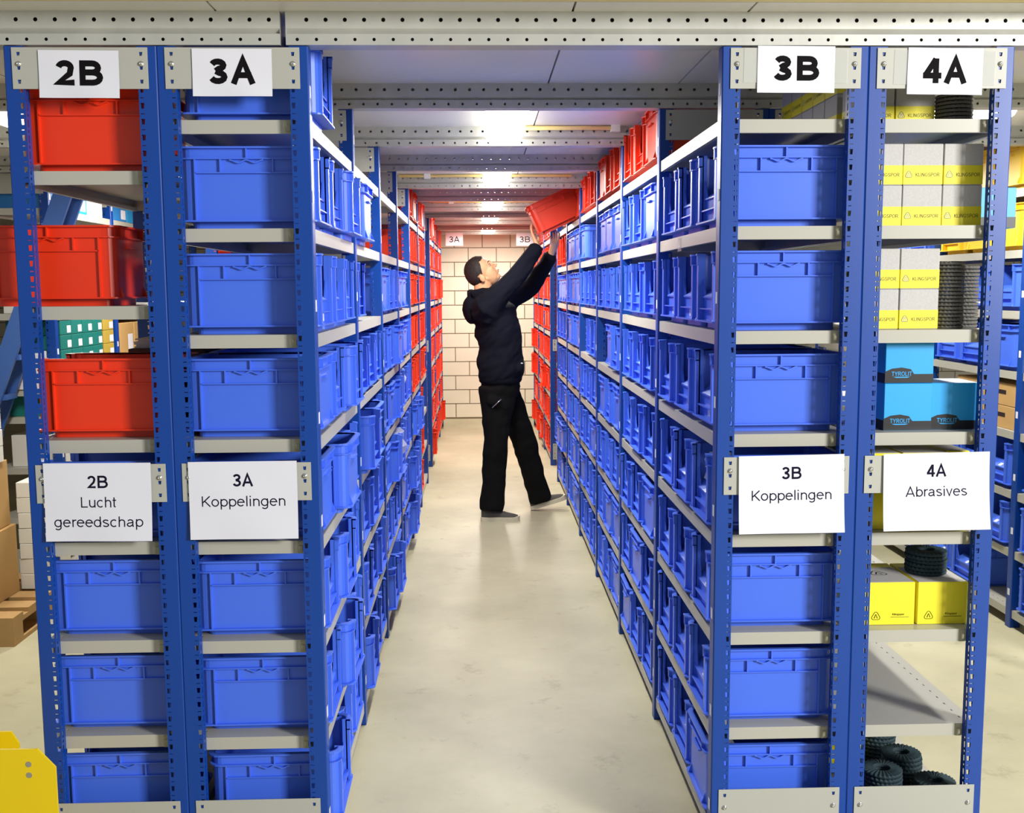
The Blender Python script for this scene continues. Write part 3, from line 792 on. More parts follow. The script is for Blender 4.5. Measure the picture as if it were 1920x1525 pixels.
# small grey and yellow cartons with KLINGSPOR lettering
KX, KY, KZ = 0.111, 0.111, 0.1125
k_body = bev_box('abrasive_carton', KX, KY, KZ, M_GREYC)
k_band = bev_box('yellow_band', KX + 0.0008, KY + 0.0008, 0.0535, M_YELC, 0.001)
k_lid = MB(); k_lid.box(-KX / 2 + 0.001, KX / 2 - 0.001, -0.0012, 0.0012, 0, 0.0006); k_lid_me = k_lid.mesh('flap_seam', M_DARK)
k_logo, k_logob = logo_mesh(M_LOGO, 0.0195), logo_mesh(M_LOGOW, 0.0155)
k_txt = text_mesh('KLINGSPOR', 0.0098, 0.085, M_LOGO, 0.86)
def kbox(x, y, z, label, rz=0.0, sides=('f',)):
    o = place('abrasive_carton', k_body, None, (x, y, z + 0.0006), (0, 0, rz)); tag(o, label, 'carton', 'grey and yellow abrasive cartons')
    bd = place('yellow_band', k_band, o, (0, 0, 0.001)); place('flap_seam', k_lid_me, o, (0, 0, KZ))
    for sd in sides:
        r = 0 if sd == 'f' else -PI / 2
        R_ = Matrix.Rotation(r, 3, 'Z')
        for me, px in ((k_logo, -0.040), (k_logob, -0.040), (k_txt, 0.013)):
            p = R_ @ Vector((px, -KY / 2 - 0.0007 - (0.0002 if me is k_logob else 0), 0.027))
            place('logo' if me is not k_txt else 'lettering', me, bd, p, (0, 0, r))
    return o
z2, z3, z4, z5, z6, z8 = [LEV[i] + LIP for i in (1, 2, 3, 4, 5, 7)]
z1 = LEV[0] + LIP
YK = 0.072 + KY / 2
for r in (0, 1):
    rn = ('lower', 'upper')[r]
    for c, x in enumerate((1.127, 1.240, 1.354)):
        kbox(x, YK, z2 + r * (KZ + 0.0008), 'grey and yellow carton, %s row, %s from left, second shelf under 4A' % (rn, ORD[c]), random.uniform(-0.01, 0.01))
    for c, x in enumerate((1.128, 1.242)):
        kbox(x, YK, z3 + r * (KZ + 0.0008), 'grey and yellow carton, %s row, %s from left, third shelf under 4A' % (rn, ORD[c]), random.uniform(-0.01, 0.01))
kbox(1.244, 0.205, z1, 'grey and yellow carton beside the disc stack, half hidden by the 4A sign')
kbox(1.128, 0.205, z1, 'grey and yellow carton left of another one, behind the 4A sign', 0, ('f', 's'))
for k in range(5):
    for r in (0, 1):
        if r == 0 and k == 4: continue
        kbox(1.122, 0.345 + k * 0.116, z1 + r * (KZ + 0.0008), 'grey and yellow carton seen through the 3B frame, %s back, %s layer' % (ORD[k], ('lower', 'upper')[r]), 0, ('s',))
# blue and black cartons with TYROLIT lettering
TX, TY, TZ = 0.139, 0.15, 0.134
t_body = bev_box('wheel_carton', TX, TY, TZ, M_CYAN)
tb = MB(); tb.prism([(-TX / 2 - 0.0004, 0.001), (TX / 2 + 0.0004, 0.001), (TX / 2 + 0.0004, 0.026), (0.014, 0.026), (0.004, 0.040), (-0.022, 0.045), (-0.050, 0.042), (-TX / 2 - 0.0004, 0.033)], 1, -TY / 2 - 0.0006, -TY / 2 + 0.002)
tb.box(-TX / 2 - 0.0006, -TX / 2 + 0.001, -TY / 2, TY / 2, 0.001, 0.028); tb.box(TX / 2 - 0.001, TX / 2 + 0.0006, -TY / 2, TY / 2, 0.001, 0.026)
t_band = tb.mesh('black_band', M_BLACKC)
t_txt = text_mesh('TYROLIT', 0.0125, 0.10, M_CYAN, 0.80)
tlo = MB()
tlo.quad((-0.024, 0, -0.0085), (0.024, 0, -0.0085), (0.016, 0, -0.0115), (-0.016, 0, -0.0115)); t_und = tlo.mesh('logo', M_CYAN)
def tbox(x, y, z, label, rz=0.0):
    o = place('wheel_carton', t_body, None, (x, y, z + 0.0006), (0, 0, rz)); tag(o, label, 'carton', 'blue and black wheel cartons')
    bd = place('black_band', t_band, o)
    place('lettering', t_txt, bd, (-0.022, -TY / 2 - 0.0010, 0.027)); place('logo', t_und, bd, (-0.022, -TY / 2 - 0.0010, 0.027))
tbox(1.222, 0.15, z4, 'cyan and black carton, lower left of three on the fourth shelf under 4A', 0.01)
tbox(1.364, 0.155, z4, 'cyan and black carton, lower right of three on the fourth shelf under 4A', -0.03)
tbox(1.224, 0.152, z4 + TZ + 0.0008, 'cyan and black carton stacked on top of another under 4A', 0.0)
o = place('wheel_carton', bev_box('wheel_carton', 0.27, 0.2, 0.117, M_CYAN), None, (1.436, 0.295, z2 + 0.0006)); tag(o, 'wide cyan carton behind the grey cartons, sticking out past the right post', 'carton', 'blue and black wheel cartons')
q = MB(); q.box(-0.1356, 0.1356, -0.1006, 0.1006, 0.001, 0.032); q.build('black_band', M_BLACKC, o)
# larger yellow cartons
def ybox(x0, x1, y0, y1, z0, h, label, print_=True):
    o = place('yellow_carton', bev_box('yellow_carton', x1 - x0, y1 - y0, h, M_YELC), None, ((x0 + x1) / 2, (y0 + y1) / 2, z0 + 0.0006)); tag(o, label, 'carton', 'yellow cartons')
    w, d = x1 - x0, y1 - y0
    lid = MB(); lid.box(-w / 2 + 0.003, w / 2 - 0.003, -d / 2 + 0.003, d / 2 - 0.05, h, h + 0.0008); l = lid.build('grey_top', M_GREYC, o)
    if print_:
        place('logo', logo_mesh(M_INK, 0.026), o, (-w / 2 + 0.034, -d / 2 - 0.0006, 0.026))
        place('lettering', text_mesh('Klingspor'.replace('K', 'K'), 0.0062, 0.10, M_INK), o, (0.026, -d / 2 - 0.0006, 0.032)) 
        ln = MB(); ln.box(0.004, 0.058, -0.0003, 0, -0.0006, 0.0006); ln.build('lettering', M_LOGO, o, False, (0, -d / 2 - 0.0006, 0.0235))
        place('logo', logo_mesh(M_INK, 0.05), o, (0.0, -0.01, h + 0.0012), (-PI / 2, 0, 0))
    return o
ybox(1.116, 1.264, 0.075, 0.29, z6, 0.127, 'yellow carton with grey top and nothing on it, under 4A')
ybox(1.272, 1.420, 0.075, 0.29, z6, 0.126, 'yellow carton with a stack of black discs on top, under 4A')
ybox(1.070, 1.205, 0.07, 0.30, z5, 0.222, 'yellow carton behind the left part of the Abrasives sheet', False)
ybox(1.210, 1.345, 0.07, 0.30, z5, 0.222, 'yellow carton behind the middle of the Abrasives sheet', False)
ybox(1.350, 1.420, 0.10, 0.30, z5, 0.222, 'yellow carton behind the right edge of the Abrasives sheet', False)
ybox(1.070, 1.150, 0.33, 0.52, z8, 0.222, 'yellow carton behind the disc stacks on the bottom shelf', False)
ybox(1.153, 1.228, 0.36, 0.54, z8, 0.222, 'smaller yellow carton beside another at the back of the bottom shelf', False)
# abrasive discs
def disc_mesh(R, T, hole, m, seg=56, flap=0.0016):
    q = MB(); prof = [(hole, T * 0.2), (hole, T * 0.75), (R * 0.42, T * 0.98), (R * 0.72, T * 1.0), (R * 0.97, T * 0.78), (R, T * 0.45), (R * 0.97, T * 0.05), (R * 0.45, 0.0)]
    n = len(prof)
    for k in range(seg):
        for i in range(n):
            j = (i + 1) % n
            def P(kk, ii):
                r, z = prof[ii]; a = 2 * PI * kk / seg
                if ii in (2, 3, 4, 5): z += flap * (1 if kk % 2 else -1) * (r / R) ; r += (0.0006 if kk % 2 else -0.0006) * (ii >= 4)
                return (r * math.cos(a), r * math.sin(a), z)
            q.quad(P(k, i), P(k + 1, i), P(k + 1, j), P(k, j))
    return q.mesh('abrasive_disc', m)
d_grey = disc_mesh(0.0445, 0.0100, 0.011, M_DISC, 48, 0.0008)
d_greyb = disc_mesh(0.0515, 0.0100, 0.011, M_DISC, 48, 0.0008)
d_teal = disc_mesh(0.0600, 0.0125, 0.022, M_DISCT)
d_teal2 = disc_mesh(0.0640, 0.0125, 0.026, M_DISCT)
def stack(x, y, z, me, n, T, where, group, jit=0.001):
    for k in range(n):
        o = place('abrasive_disc', me, None, (x + random.uniform(-jit, jit), y + random.uniform(-jit, jit), z + 0.0006 + k * T), (0, 0, random.uniform(0, 6)))
        tag(o, '%s abrasive disc, %s from bottom, %s' % ('grey' if me in (d_grey, d_greyb) else 'black', ORD[k], where), 'disc', group)
stack(1.345, 0.122, z3, d_grey, 18, 0.0106, 'left stack on third shelf under 4A', 'grey disc stacks')
stack(1.418, 0.185, z3, d_grey, 17, 0.0106, 'right stack on third shelf under 4A', 'grey disc stacks')
stack(1.355, 0.150, z1, d_greyb, 8, 0.0106, 'stack on top shelf under 4A', 'grey disc stacks')
stack(1.340, 0.185, z6 + 0.1284, d_teal, 6, 0.0115, 'stack on the yellow carton', 'black disc stacks', 0.004)
stack(1.213, 0.150, z8, d_teal, 8, 0.0130, 'front left stack on bottom shelf', 'black disc stacks', 0.002)
stack(1.318, 0.255, z8, d_teal, 8, 0.0130, 'middle stack on bottom shelf', 'black disc stacks', 0.002)
stack(1.366, 0.118, z8, d_teal, 6, 0.0130, 'front right stack on bottom shelf', 'black disc stacks', 0.002)
stack(1.300, 0.430, z8, d_teal2, 9, 0.0130, 'rear stack on bottom shelf', 'black disc stacks', 0.002)
# brown cartons in the far right rack
cx0 = 2.556
for i, (y0, h0) in enumerate(((2.05, 0), (2.05, 1), (2.38, 0), (2.38, 1))):
    o = bev_obj('brown_carton', cx0 + 0.02, cx0 + 0.32, y0, y0 + 0.31, LEV[4] + LIP + 0.0006 + h0 * 0.112, LEV[4] + LIP + h0 * 0.112 + 0.11, M_CARD)
    tag(o, 'brown carton in the far right rack, %s of its row, %s layer' % (ORD[(0, 0, 1, 1, 2, 3)[i]], ('lower', 'upper')[h0]), 'carton', 'brown cartons in the far right rack')
    tq = MB(); tq.box(-0.001, 0, -0.06, 0.06, -0.010, 0.010); tq.build('printed_mark', M_DARK, o, False, (-0.1502, 0.02, 0.065))

# ------------------------------------------------------------------ stock at the left
def labelled_box(name, x1, y0, y1, z0, z1, depth, m, label, cat, group, lab=True):
    o = bev_obj(name, x1 - depth, x1, y0, y1, z0 + 0.0006, z1, m); tag(o, label, cat, group)
    if lab:
        h = (z1 - z0); w = y1 - y0
        tq = MB(); tq.box(0, 0.0008, 0.02, 0.02 + w * 0.35, h * 0.12, h * 0.62); tq.build('label', M_PAPER, o, False, (depth / 2, 0, 0))
    return o
xa = -2.345
for r in range(3):
    for c in range(4):
        labelled_box('teal_box', xa, 3.09 + c * 0.165, 3.09 + c * 0.165 + 0.160, z4 + r * 0.083, z4 + r * 0.083 + 0.081, 0.3, M_TEAL,
                     'teal box with white label, %s row up, %s along, far left rack' % (ORD[r], ORD[c]), 'box', 'teal boxes in the far left rack')
for r in range(3):
    labelled_box('ochre_box', xa, 3.765, 3.95, z4 + r * 0.083, z4 + r * 0.083 + 0.081, 0.3, M_TANC, 'ochre box beside the teal boxes, %s from bottom' % ORD[r], 'box', 'ochre boxes in the far left rack')
for c in range(3):
    labelled_box('brown_box', xa, 4.07 + c * 0.29, 4.07 + c * 0.29 + 0.27, z4, z4 + 0.2, 0.3, M_CARD, 'brown box in the second bay of the far left rack, %s along' % ORD[c], 'box', 'brown boxes in the far left rack')
for lv, zz in ((0, z1), (1, z2)):
    for c in range(6):
        if lv == 1 and c not in (5,): continue
        y0 = 3.07 + c * 0.265 + (0.185 if c > 2 else 0)
        m = (M_SKYC, M_CYAN, M_WBOX, M_SKYC, M_CYAN, M_SKYC, M_WBOX)[(c + lv * 2) % 7]
        nm = {M_SKYC: 'blue', M_CYAN: 'light blue', M_WBOX: 'white'}[m]
        labelled_box('shop_box', xa, y0, y0 + 0.255, zz, zz + (0.10, 0.13, 0.16, 0.12)[c % 4], 0.3, m, '%s box, %s shelf of the far left rack, %s along' % (nm, ORD[lv], ORD[c]), 'box', 'boxes on the upper shelves of the far left rack')
for lv, zz in ((4, z5), (5, z6), (2, z3)):
    for c in range(1):
        labelled_box('storage_box', xa, 3.08 + c * 0.295, 3.08 + c * 0.295 + 0.28, zz, zz + (0.18, 0.14, 0.2)[c], 0.3, (M_CARD, M_TEAL, M_WBOX)[(c + lv) % 3],
                     '%s box, %s shelf of the far left rack, %s along' % (('brown', 'dark teal', 'white')[(c + lv) % 3], ORD[lv], ORD[c]), 'box', 'boxes on the lower shelves of the far left rack')
o = bev_obj('flat_black_box', -1.115, -0.87, 0.50, 0.92, LEV2B[2] + LIP + 0.0006, LEV2B[2] + LIP + 0.225, M_DARK); tag(o, 'flat black box behind the lowest red bin under 2B', 'box')
for k in range(6):
    pq = MB(); pq.box(-0.11, 0.11, -0.15, 0.15, 0, 0.0045)
    tag(pq.build('brochure', M_PAPER, None, False, (-0.992 + random.uniform(-0.012, 0.006), 0.70, LEV2B[2] + LIP + 0.2255 + k * 0.005), (0, 0, random.uniform(-0.05, 0.05))), 'white brochure on the flat black box, %s from bottom' % ORD[k], 'brochure', 'brochures on the black box')
# steep steel steps in front of the far left rack
S0 = empty('steel_steps', (-2.86, 2.86, 0)); tag(S0, 'steep blue steel steps rising behind the red bins of the left rack', 'steps')
SX = lambda z: -3.03 + z * 0.40 + 2.86
for yy in (-0.09, 0.07):
    q = MB(); q.prism([(SX(0) - 0.05, 0), (SX(0) + 0.05, 0), (SX(2.36) + 0.05, 2.36), (SX(2.36) - 0.05, 2.36)], 1, yy, yy + 0.02)
    q.build('stringer', M_STAIR, S0)
for k in range(10):
    z = 0.21 + k * 0.215
    q = MB(); q.box(SX(z) - 0.04, SX(z) + 0.07, -0.07, 0.07, z, z + 0.025); q.build('tread', M_STAIR, S0)
# pallet with cartons in the left aisle end
P0 = empty('wooden_pallet', (-2.60, 2.34, 0)); tag(P0, 'wooden pallet under the cartons at the left edge', 'pallet')
for k in range(5):
    q = MB(); q.box(-0.42, 0.42, -0.40 + k * 0.17, -0.40 + k * 0.17 + 0.11, 0.118, 0.138); q.build('plank', M_WOOD, P0)
for xk in (-0.37, 0.0, 0.37):
    for yk in (-0.35, 0.0, 0.33):
        q = MB(); q.box(xk - 0.05, xk + 0.05, yk - 0.05, yk + 0.05, 0.02, 0.096); q.build('pallet_block', M_WOOD, P0)
    q = MB(); q.box(xk - 0.05, xk + 0.05, -0.40, 0.39, 0.0, 0.02); q.build('plank', M_WOOD, P0)
    q = MB(); q.box(xk - 0.05, xk + 0.05, -0.40, 0.39, 0.096, 0.118); q.build('plank', M_WOOD, P0)
o = bev_obj('large_carton', -2.90, -2.345, 1.98, 2.40, 0.139, 0.485, M_CARD); tag(o, 'large brown carton on the pallet, red print on its side', 'carton')
tq = MB(); tq.prism([(-0.035, 0), (0.035, 0), (0.035, 0.01), (-0.035, 0.01)], 1, -0.0008, 0); tq.prism([(-0.018, 0.02), (-0.008, 0.02), (-0.008, 0.05), (0.0, 0.05), (-0.013, 0.07), (-0.026, 0.05), (-0.018, 0.05)], 1, -0.0008, 0)
tq.build('printed_mark', M_RED, o, False, (0.21, -0.2102, 0.16))
o = bev_obj('large_carton', -2.90, -2.36, 1.98, 2.38, 0.487, 0.815, M_CARD, rz=0.02); tag(o, 'large brown carton on top of another one at the left edge', 'carton')
for k in range(7):
    o = bev_obj('white_box', -2.245 - 0.10, -2.245 + 0.06, 2.42, 2.66, 0.139 + k * 0.079, 0.139 + k * 0.079 + 0.077, M_WBOX, rz=random.uniform(-0.04, 0.04)); tag(o, 'small white box behind the brown cartons, %s from the bottom' % ORD[k], 'box', 'stacked white boxes')
for k in range(4):
    o = bev_obj('white_carton', -2.66, -2.35, 2.02, 2.32, 0.817 + k * 0.081, 0.817 + k * 0.081 + 0.079, M_WBOX, rz=random.uniform(-0.03, 0.03)); tag(o, 'white carton on top of the brown cartons, %s from the bottom' % ORD[k], 'carton', 'white cartons on the brown ones')
# yellow rack protector at the front left
G = empty('yellow_guard', (-1.25, -0.30, 0)); tag(G, 'yellow painted steel guard with chamfered corners by the left post', 'guard')
def guard_plate(x0, x1, y, h, t=0.006):
    q = MB(); c = 0.042
    q.prism([(x0, 0), (x1, 0), (x1, h - c * 1.15), (x1 - c, h), (x0, h)], 1, y, y + t)
    q.build('plate', M_YSTEEL, G)
guard_plate(-0.40, 0.190, -0.05, 0.524)
q = MB(); q.prism([(-0.40, 0), (-0.055, 0), (-0.055, 0.385), (-0.075, 0.42), (-0.40, 0.42)], 1, 0.30, 0.306); q.build('plate', M_YSTEEL, G)
q = MB(); q.box(-0.40, -0.06, -0.044, 0.30, 0, 0.006); q.build('base_plate', M_YSTEEL, G)
for dz in (0.0, 0.028):
    q = MB(); q.loft([[(0.0075 * math.cos(2 * PI * k / 12), y, 0.0075 * math.sin(2 * PI * k / 12)) for k in range(12)] for y in (0, -0.0006)])
    q.build('bolt_hole', M_STEEL, G, False, (0.125, -0.0502, 0.485 - dz))
# crumpled clear bags poking out of bins
def bag(x, y, z, r, label, seed, inner=M_CARD):
    rr = random.Random(seed); q = MB(); q.ell((0, 0, 0), (r, r * 0.8, r * 1.1), 12, 8)
    me = q.mesh('plastic_bag', M_BAG)
    for v in me.vertices: v.co *= rr.uniform(0.72, 1.2)
    o = place('plastic_bag', me, None, (x, y, z), (rr.uniform(-0.5, 0.5), rr.uniform(-0.5, 0.5), rr.uniform(0, 6))); tag(o, label, 'bag', 'clear bags of fittings')
    q = MB(); q.ell((0, 0, -r * 0.2), (r * 0.45, r * 0.4, r * 0.5), 8, 6); q.build('contents', inner, o, True)
zt = lambda j: LEV[j] + LIP
bag(XL - 0.03, 2.79, zt(5) + 0.15, 0.085, 'large crumpled clear bag hanging out of a low bin, left rack', 1)
bag(XL - 0.05, 3.50, zt(4) + 0.17, 0.055, 'small clear bag in a bin at mid height, left rack', 2, M_WBOX)
for i, (yy, j, r, m, w) in enumerate(((0.21, 4, 0.06, M_DISCB, 'near the 3B post'), (2.5, 4, 0.06, M_CARD, 'third bay, fifth shelf'), (2.8, 5, 0.055, M_TANC, 'third bay, sixth shelf'), (1.5, 6, 0.05, M_TANC, 'second bay, seventh shelf'), (1.2, 7, 0.06, M_CARD, 'second bay, bottom shelf'), (3.8, 6, 0.06, M_TANC, 'fourth bay, seventh shelf'), (0.8, 3, 0.045, M_WBOX, 'first bay, fourth shelf'), (0.21, 7, 0.05, M_DISCB, 'first bay, bottom shelf'))):
    bag(XR + 0.075, yy, zt(j) + 0.145, r, 'clear bag of fittings in a bin, right aisle rack, %s' % w, 10 + i, m)

# ------------------------------------------------------------------ the person reaching up
def remesh(mb, name, m, voxel, smooth=6, keep=None):
    """voxel-remesh a pile of closed lofts into one continuous smooth surface"""
    tmp = bpy.data.meshes.new('tmp'); tmp.from_pydata(mb.v, [], mb.f)
    bm = bmesh.new(); bm.from_mesh(tmp); bmesh.ops.recalc_face_normals(bm, faces=bm.faces); bm.to_mesh(tmp); bm.free()
    o = bpy.data.objects.new('tmp', tmp); COL.objects.link(o)
    md = o.modifiers.new('r', 'REMESH'); md.mode = 'VOXEL'; md.voxel_size = voxel; md.use_smooth_shade = True
    if smooth:
        sm = o.modifiers.new('s', 'SMOOTH'); sm.iterations = smooth; sm.factor = 0.5
    dg = bpy.context.evaluated_depsgraph_get(); dg.update()
    me = bpy.data.meshes.new_from_object(o.evaluated_get(dg))
    bpy.data.objects.remove(o); me.name = name
    me.materials.clear(); me.materials.append(m)
    me.polygons.foreach_set('use_smooth', [True] * len(me.polygons))
    return me
V = Vector
hipN, kneN, ankN = V((0.128, 4.575, 0.93)), V((0.108, 4.530, 0.51)), V((0.078, 4.500, 0.095))
hipF, kneF, ankF = V((0.172, 4.740, 0.93)), V((0.322, 4.790, 0.535)), V((0.440, 4.820, 0.092))
pel, wai, che = V((0.150, 4.66, 0.98)), V((0.155, 4.66, 1.18)), V((0.120, 4.66, 1.40))
nec = V((0.045, 4.66, 1.585))
shN, elN, wrN = V((0.070, 4.470, 1.530)), V((0.252, 4.455, 1.722)), V((0.416, 4.520, 1.935))
shF, elF, wrF = V((0.150, 4.850, 1.535)), V((0.395, 4.850, 1.672)), V((0.524, 4.765, 1.888))
HC = V((0.024, 4.66, 1.762)); HR = Matrix.Rotation(math.radians(-41), 3, 'Y')     # head: centre, face tipped up
H = lambda x, y, z: HC + HR @ V((x, y, z))
body = MB()
# torso and legs under the clothes
body.tube([pel - V((0, 0, 0.08)), pel, wai, che, che.lerp(nec, 0.6), nec], [(0.13, 0.11), (0.15, 0.115), (0.14, 0.105), (0.17, 0.12), (0.13, 0.09), (0.06, 0.06)], 14)
for h_, k_, a_ in ((hipN, kneN, ankN), (hipF, kneF, ankF)):
    body.tube([h_, h_.lerp(k_, 0.5), k_, k_.lerp(a_, 0.35), a_, a_ - V((0, 0, 0.03))], [0.085, 0.073, 0.052, 0.052, 0.036, 0.034], 12)
# neck and head
body.tube([nec - V((0.02, 0, 0.06)), nec.lerp(HC, 0.45) + V((-0.006, 0, 0)), H(-0.030, 0, -0.045)], [(0.068, 0.070), (0.060, 0.064), (0.060, 0.066)], 14)
body.ell(H(-0.012, 0, 0.028), (0.098, 0.076, 0.094), 20, 14, HR)
body.ell(H(0.026, 0, -0.036), (0.066, 0.062, 0.088), 18, 12, HR)
body.ell(H(0.058, 0, -0.094), (0.030, 0.032, 0.025), 14, 10, HR)
body.tube([H(-0.012, -0.050, -0.050), H(0.050, -0.030, -0.092)], [0.015, 0.015], 8); body.tube([H(-0.012, 0.050, -0.050), H(0.050, 0.030, -0.092)], [0.015, 0.015], 8)
body.tube([H(0.078, -0.045, 0.022), H(0.088, 0, 0.026), H(0.078, 0.045, 0.022)], [0.011, 0.013, 0.011], 8)
body.tube([H(0.084, 0, 0.018), H(0.100, 0, -0.006), H(0.112, 0, -0.024), H(0.098, 0, -0.034)], [0.009, 0.010, 0.0125, 0.010], 8)
body.ell(H(0.092, 0, -0.058), (0.010, 0.022, 0.0075), 10, 8, HR); body.ell(H(0.090, 0, -0.069), (0.010, 0.020, 0.0075), 10, 8, HR)
for sy in (-1, 1):
    body.ell(H(-0.026, sy * 0.082, -0.032), (0.020, 0.012, 0.031), 12, 9, HR @ Matrix.Rotation(0.25, 3, 'Y'))
    body.ell(H(0.062, sy * 0.036, -0.022), (0.020, 0.018, 0.022), 10, 8, HR)
# arms
for s_, e_, w_ in ((shN, elN, wrN), (shF, elF, wrF)):
    body.tube([s_, s_.lerp(e_, 0.5), e_, e_.lerp(w_, 0.4), w_], [0.056, 0.050, 0.042, 0.040, 0.029], 12)
def hand(wr, fdir, pdir, curl, spread, thumb_side):
    """wr wrist; fdir along the hand; pdir palm normal; curl per joint in degrees"""
    f = fdir.normalized(); p = (pdir - f * pdir.dot(f)).normalized(); s_ = f.cross(p) * thumb_side
    pc = [wr, wr + f * 0.03, wr + f * 0.065, wr + f * 0.094]
    rings = []
    for q_, (ra, rb) in zip(pc, ((0.027, 0.020), (0.034, 0.017), (0.041, 0.0145), (0.040, 0.012))):
        rings.append([q_ + s_ * ra * math.cos(2 * PI * k / 12) + p * rb * math.sin(2 * PI * k / 12) for k in range(12)])
    body.loft(rings)
    for i, (off, ln) in enumerate(((0.030, 0.074), (0.0105, 0.083), (-0.0095, 0.077), (-0.029, 0.060))):
        d = (f + s_ * spread * (1.5 - i) * 0.12).normalized(); pt = wr + f * 0.084 + s_ * off; path = [pt]; ang = 0
        for j, fr in enumerate((0.18, 0.42, 0.28, 0.22)):
            ang += math.radians(curl[min(j, len(curl) - 1)] if j else curl[0] * 0.4)
            dd = d * math.cos(ang) + p * math.sin(ang)
            pt = pt + dd * ln * fr * 1.05; path.append(pt)
        body.tube(path, [0.0094, 0.0092, 0.0088, 0.0082, 0.0066], 8)
    t0 = wr + f * 0.026 + s_ * 0.026
    td = (f * 0.62 + s_ * 0.72 + p * 0.30).normalized(); t1 = t0 + td * 0.040; t2 = t1 + (td * 0.6 + f * 0.6 + p * 0.2).normalized() * 0.032; t3 = t2 + (f + p * 0.25).normalized() * 0.024
    body.tube([t0, t1, t2, t3], [0.0145, 0.0115, 0.0100, 0.0075], 8)
# red bin held in both hands, tilted up towards the shelf
TILT = math.radians(-25)
BC = V((0.556, 4.64, 2.190)); BR = Matrix.Rotation(TILT, 3, 'Y')
Bp = lambda x, y, z: BC + BR @ V((x, y, z - BHH / 2))
hb = place('red_storage_bin', BIN[(True, 'red')], None, Bp(0, 0, 0), (0, TILT, 0))
tag(hb, 'tilted red bin held up in both hands of the man', 'bin')
endn = BR @ V((-1, 0, 0)); botn = BR @ V((0, 0, -1))
tgtN = Bp(-BLN / 2 - 0.020, -0.045, 0.020)
hand(wrN + V((-0.004, 0.004, 0.004)), (Bp(-BLN / 2 - 0.024, -0.035, 0.10) - wrN), BR @ V((1, 0, 0.1)), (2, 6, 8, 8), 1.0, 1)
hand(wrF, (Bp(-0.05, 0.05, -0.028) - wrF), BR @ V((0.25, 0, 1)), (14, 10, 10, 10), 1.6, -1)
bm_body = remesh(body, 'person', M_SKIN, 0.0040, 5)
PERS = place('person', bm_body)
tag(PERS, 'man in navy hoodie and black trousers lifting a red bin overhead', 'person')
# hair
hr = MB()
hr.ell((-0.014, 0, 0.016), (0.1035, 0.0815, 0.1115), 130, 100)
hm = hr.mesh('hair', M_HAIR, True); bm = bmesh.new(); bm.from_mesh(hm)
def hairy(c):
    x, y, z = c
    line = 0.070 + 0.1 * max(0, abs(y) - 0.05)             # front hairline height
    if x > 0.030: return z > line + (x - 0.045) * 0.15
    if x > -0.012: return z > 0.0 - (x - 0.0) * -1.9
    if x > -0.045: return z > 0.002
    return z > -0.098 + (x + 0.12) * 0.55
kill = [f for f in bm.faces if not hairy(f.calc_center_median())]
bmesh.ops.delete(bm, geom=kill, context='FACES')
rr = random.Random(5)
for v in bm.verts:
    n = v.co.normalized(); v.co += n * (0.002 * mnoise.noise(v.co * 60) + rr.uniform(-0.0006, 0.0008))
    if v.co.z > 0.08 and v.co.x > 0.0: v.co += V((0.006, 0, 0.008)) * ((v.co.x) / 0.08)
ret = bmesh.ops.solidify(bm, geom=list(bm.faces), thickness=0.006)
bm.to_mesh(hm); bm.free()
hm.transform(Matrix.Translation(HC) @ HR.to_4x4())
place('hair', hm, PERS)
for sy in (-1, 1):
    e = MB(); e.ell(H(0.0715, sy * 0.035, 0.004), (0.0100, 0.0100, 0.0060), 12, 8); place('eye', e.mesh('eye', M_EYEW, True), PERS)
    e = MB(); e.ell(H(0.0802, sy * 0.038, 0.005), (0.0025, 0.0045, 0.0045), 10, 6, HR); place('iris', e.mesh('iris', M_HAIR, True), PERS)
    e = MB(); e.tube([H(0.086, sy * 0.018, 0.026), H(0.088, sy * 0.036, 0.031), H(0.076, sy * 0.053, 0.026)], [0.0030, 0.0036, 0.0022], 6); place('eyebrow', e.mesh('eyebrow', M_HAIR, True), PERS)
e = MB(); e.tube([H(0.0945, -0.020, -0.063), H(0.1035, 0, -0.0615), H(0.0945, 0.020, -0.063)], [0.0020, 0.0036, 0.0020], 6); place('lips', e.mesh('lips', M_LIP, True), PERS)
# hoodie
hd = MB()
hem = V((0.148, 4.66, 0.985))
hd.tube([hem, hem + V((0, 0, 0.05)), hem + V((0.002, 0, 0.12)), wai + V((0.0, 0, 0.05)), che + V((0.006, 0, -0.03)), che + V((-0.004, 0, 0.075)), V((0.066, 4.66, 1.545)), V((0.052, 4.66, 1.585))],
        [(0.185, 0.150), (0.196, 0.160), (0.200, 0.166), (0.198, 0.160), (0.215, 0.166), (0.205, 0.152), (0.150, 0.112), (0.085, 0.085)], 24)
for s_, e_, w_, yy in ((shN, elN, wrN, -1), (shF, elF, wrF, 1)):
    inn = V((s_.x - 0.02, 4.66 + yy * 0.10, s_.z - 0.04))
    pts = [inn, s_, s_.lerp(e_, 0.35), s_.lerp(e_, 0.7), e_, e_.lerp(w_, 0.35), e_.lerp(w_, 0.7), w_.lerp(e_, 0.07), w_.lerp(e_, 0.03)]
    hd.tube(pts, [0.116, 0.100, 0.086, 0.075, 0.068, 0.064, 0.058, 0.053, 0.047], 16)
    hd.tube([s_ + V((0.0, -yy * 0.05, -0.11)), s_.lerp(e_, 0.4)], [0.085, 0.066], 12)
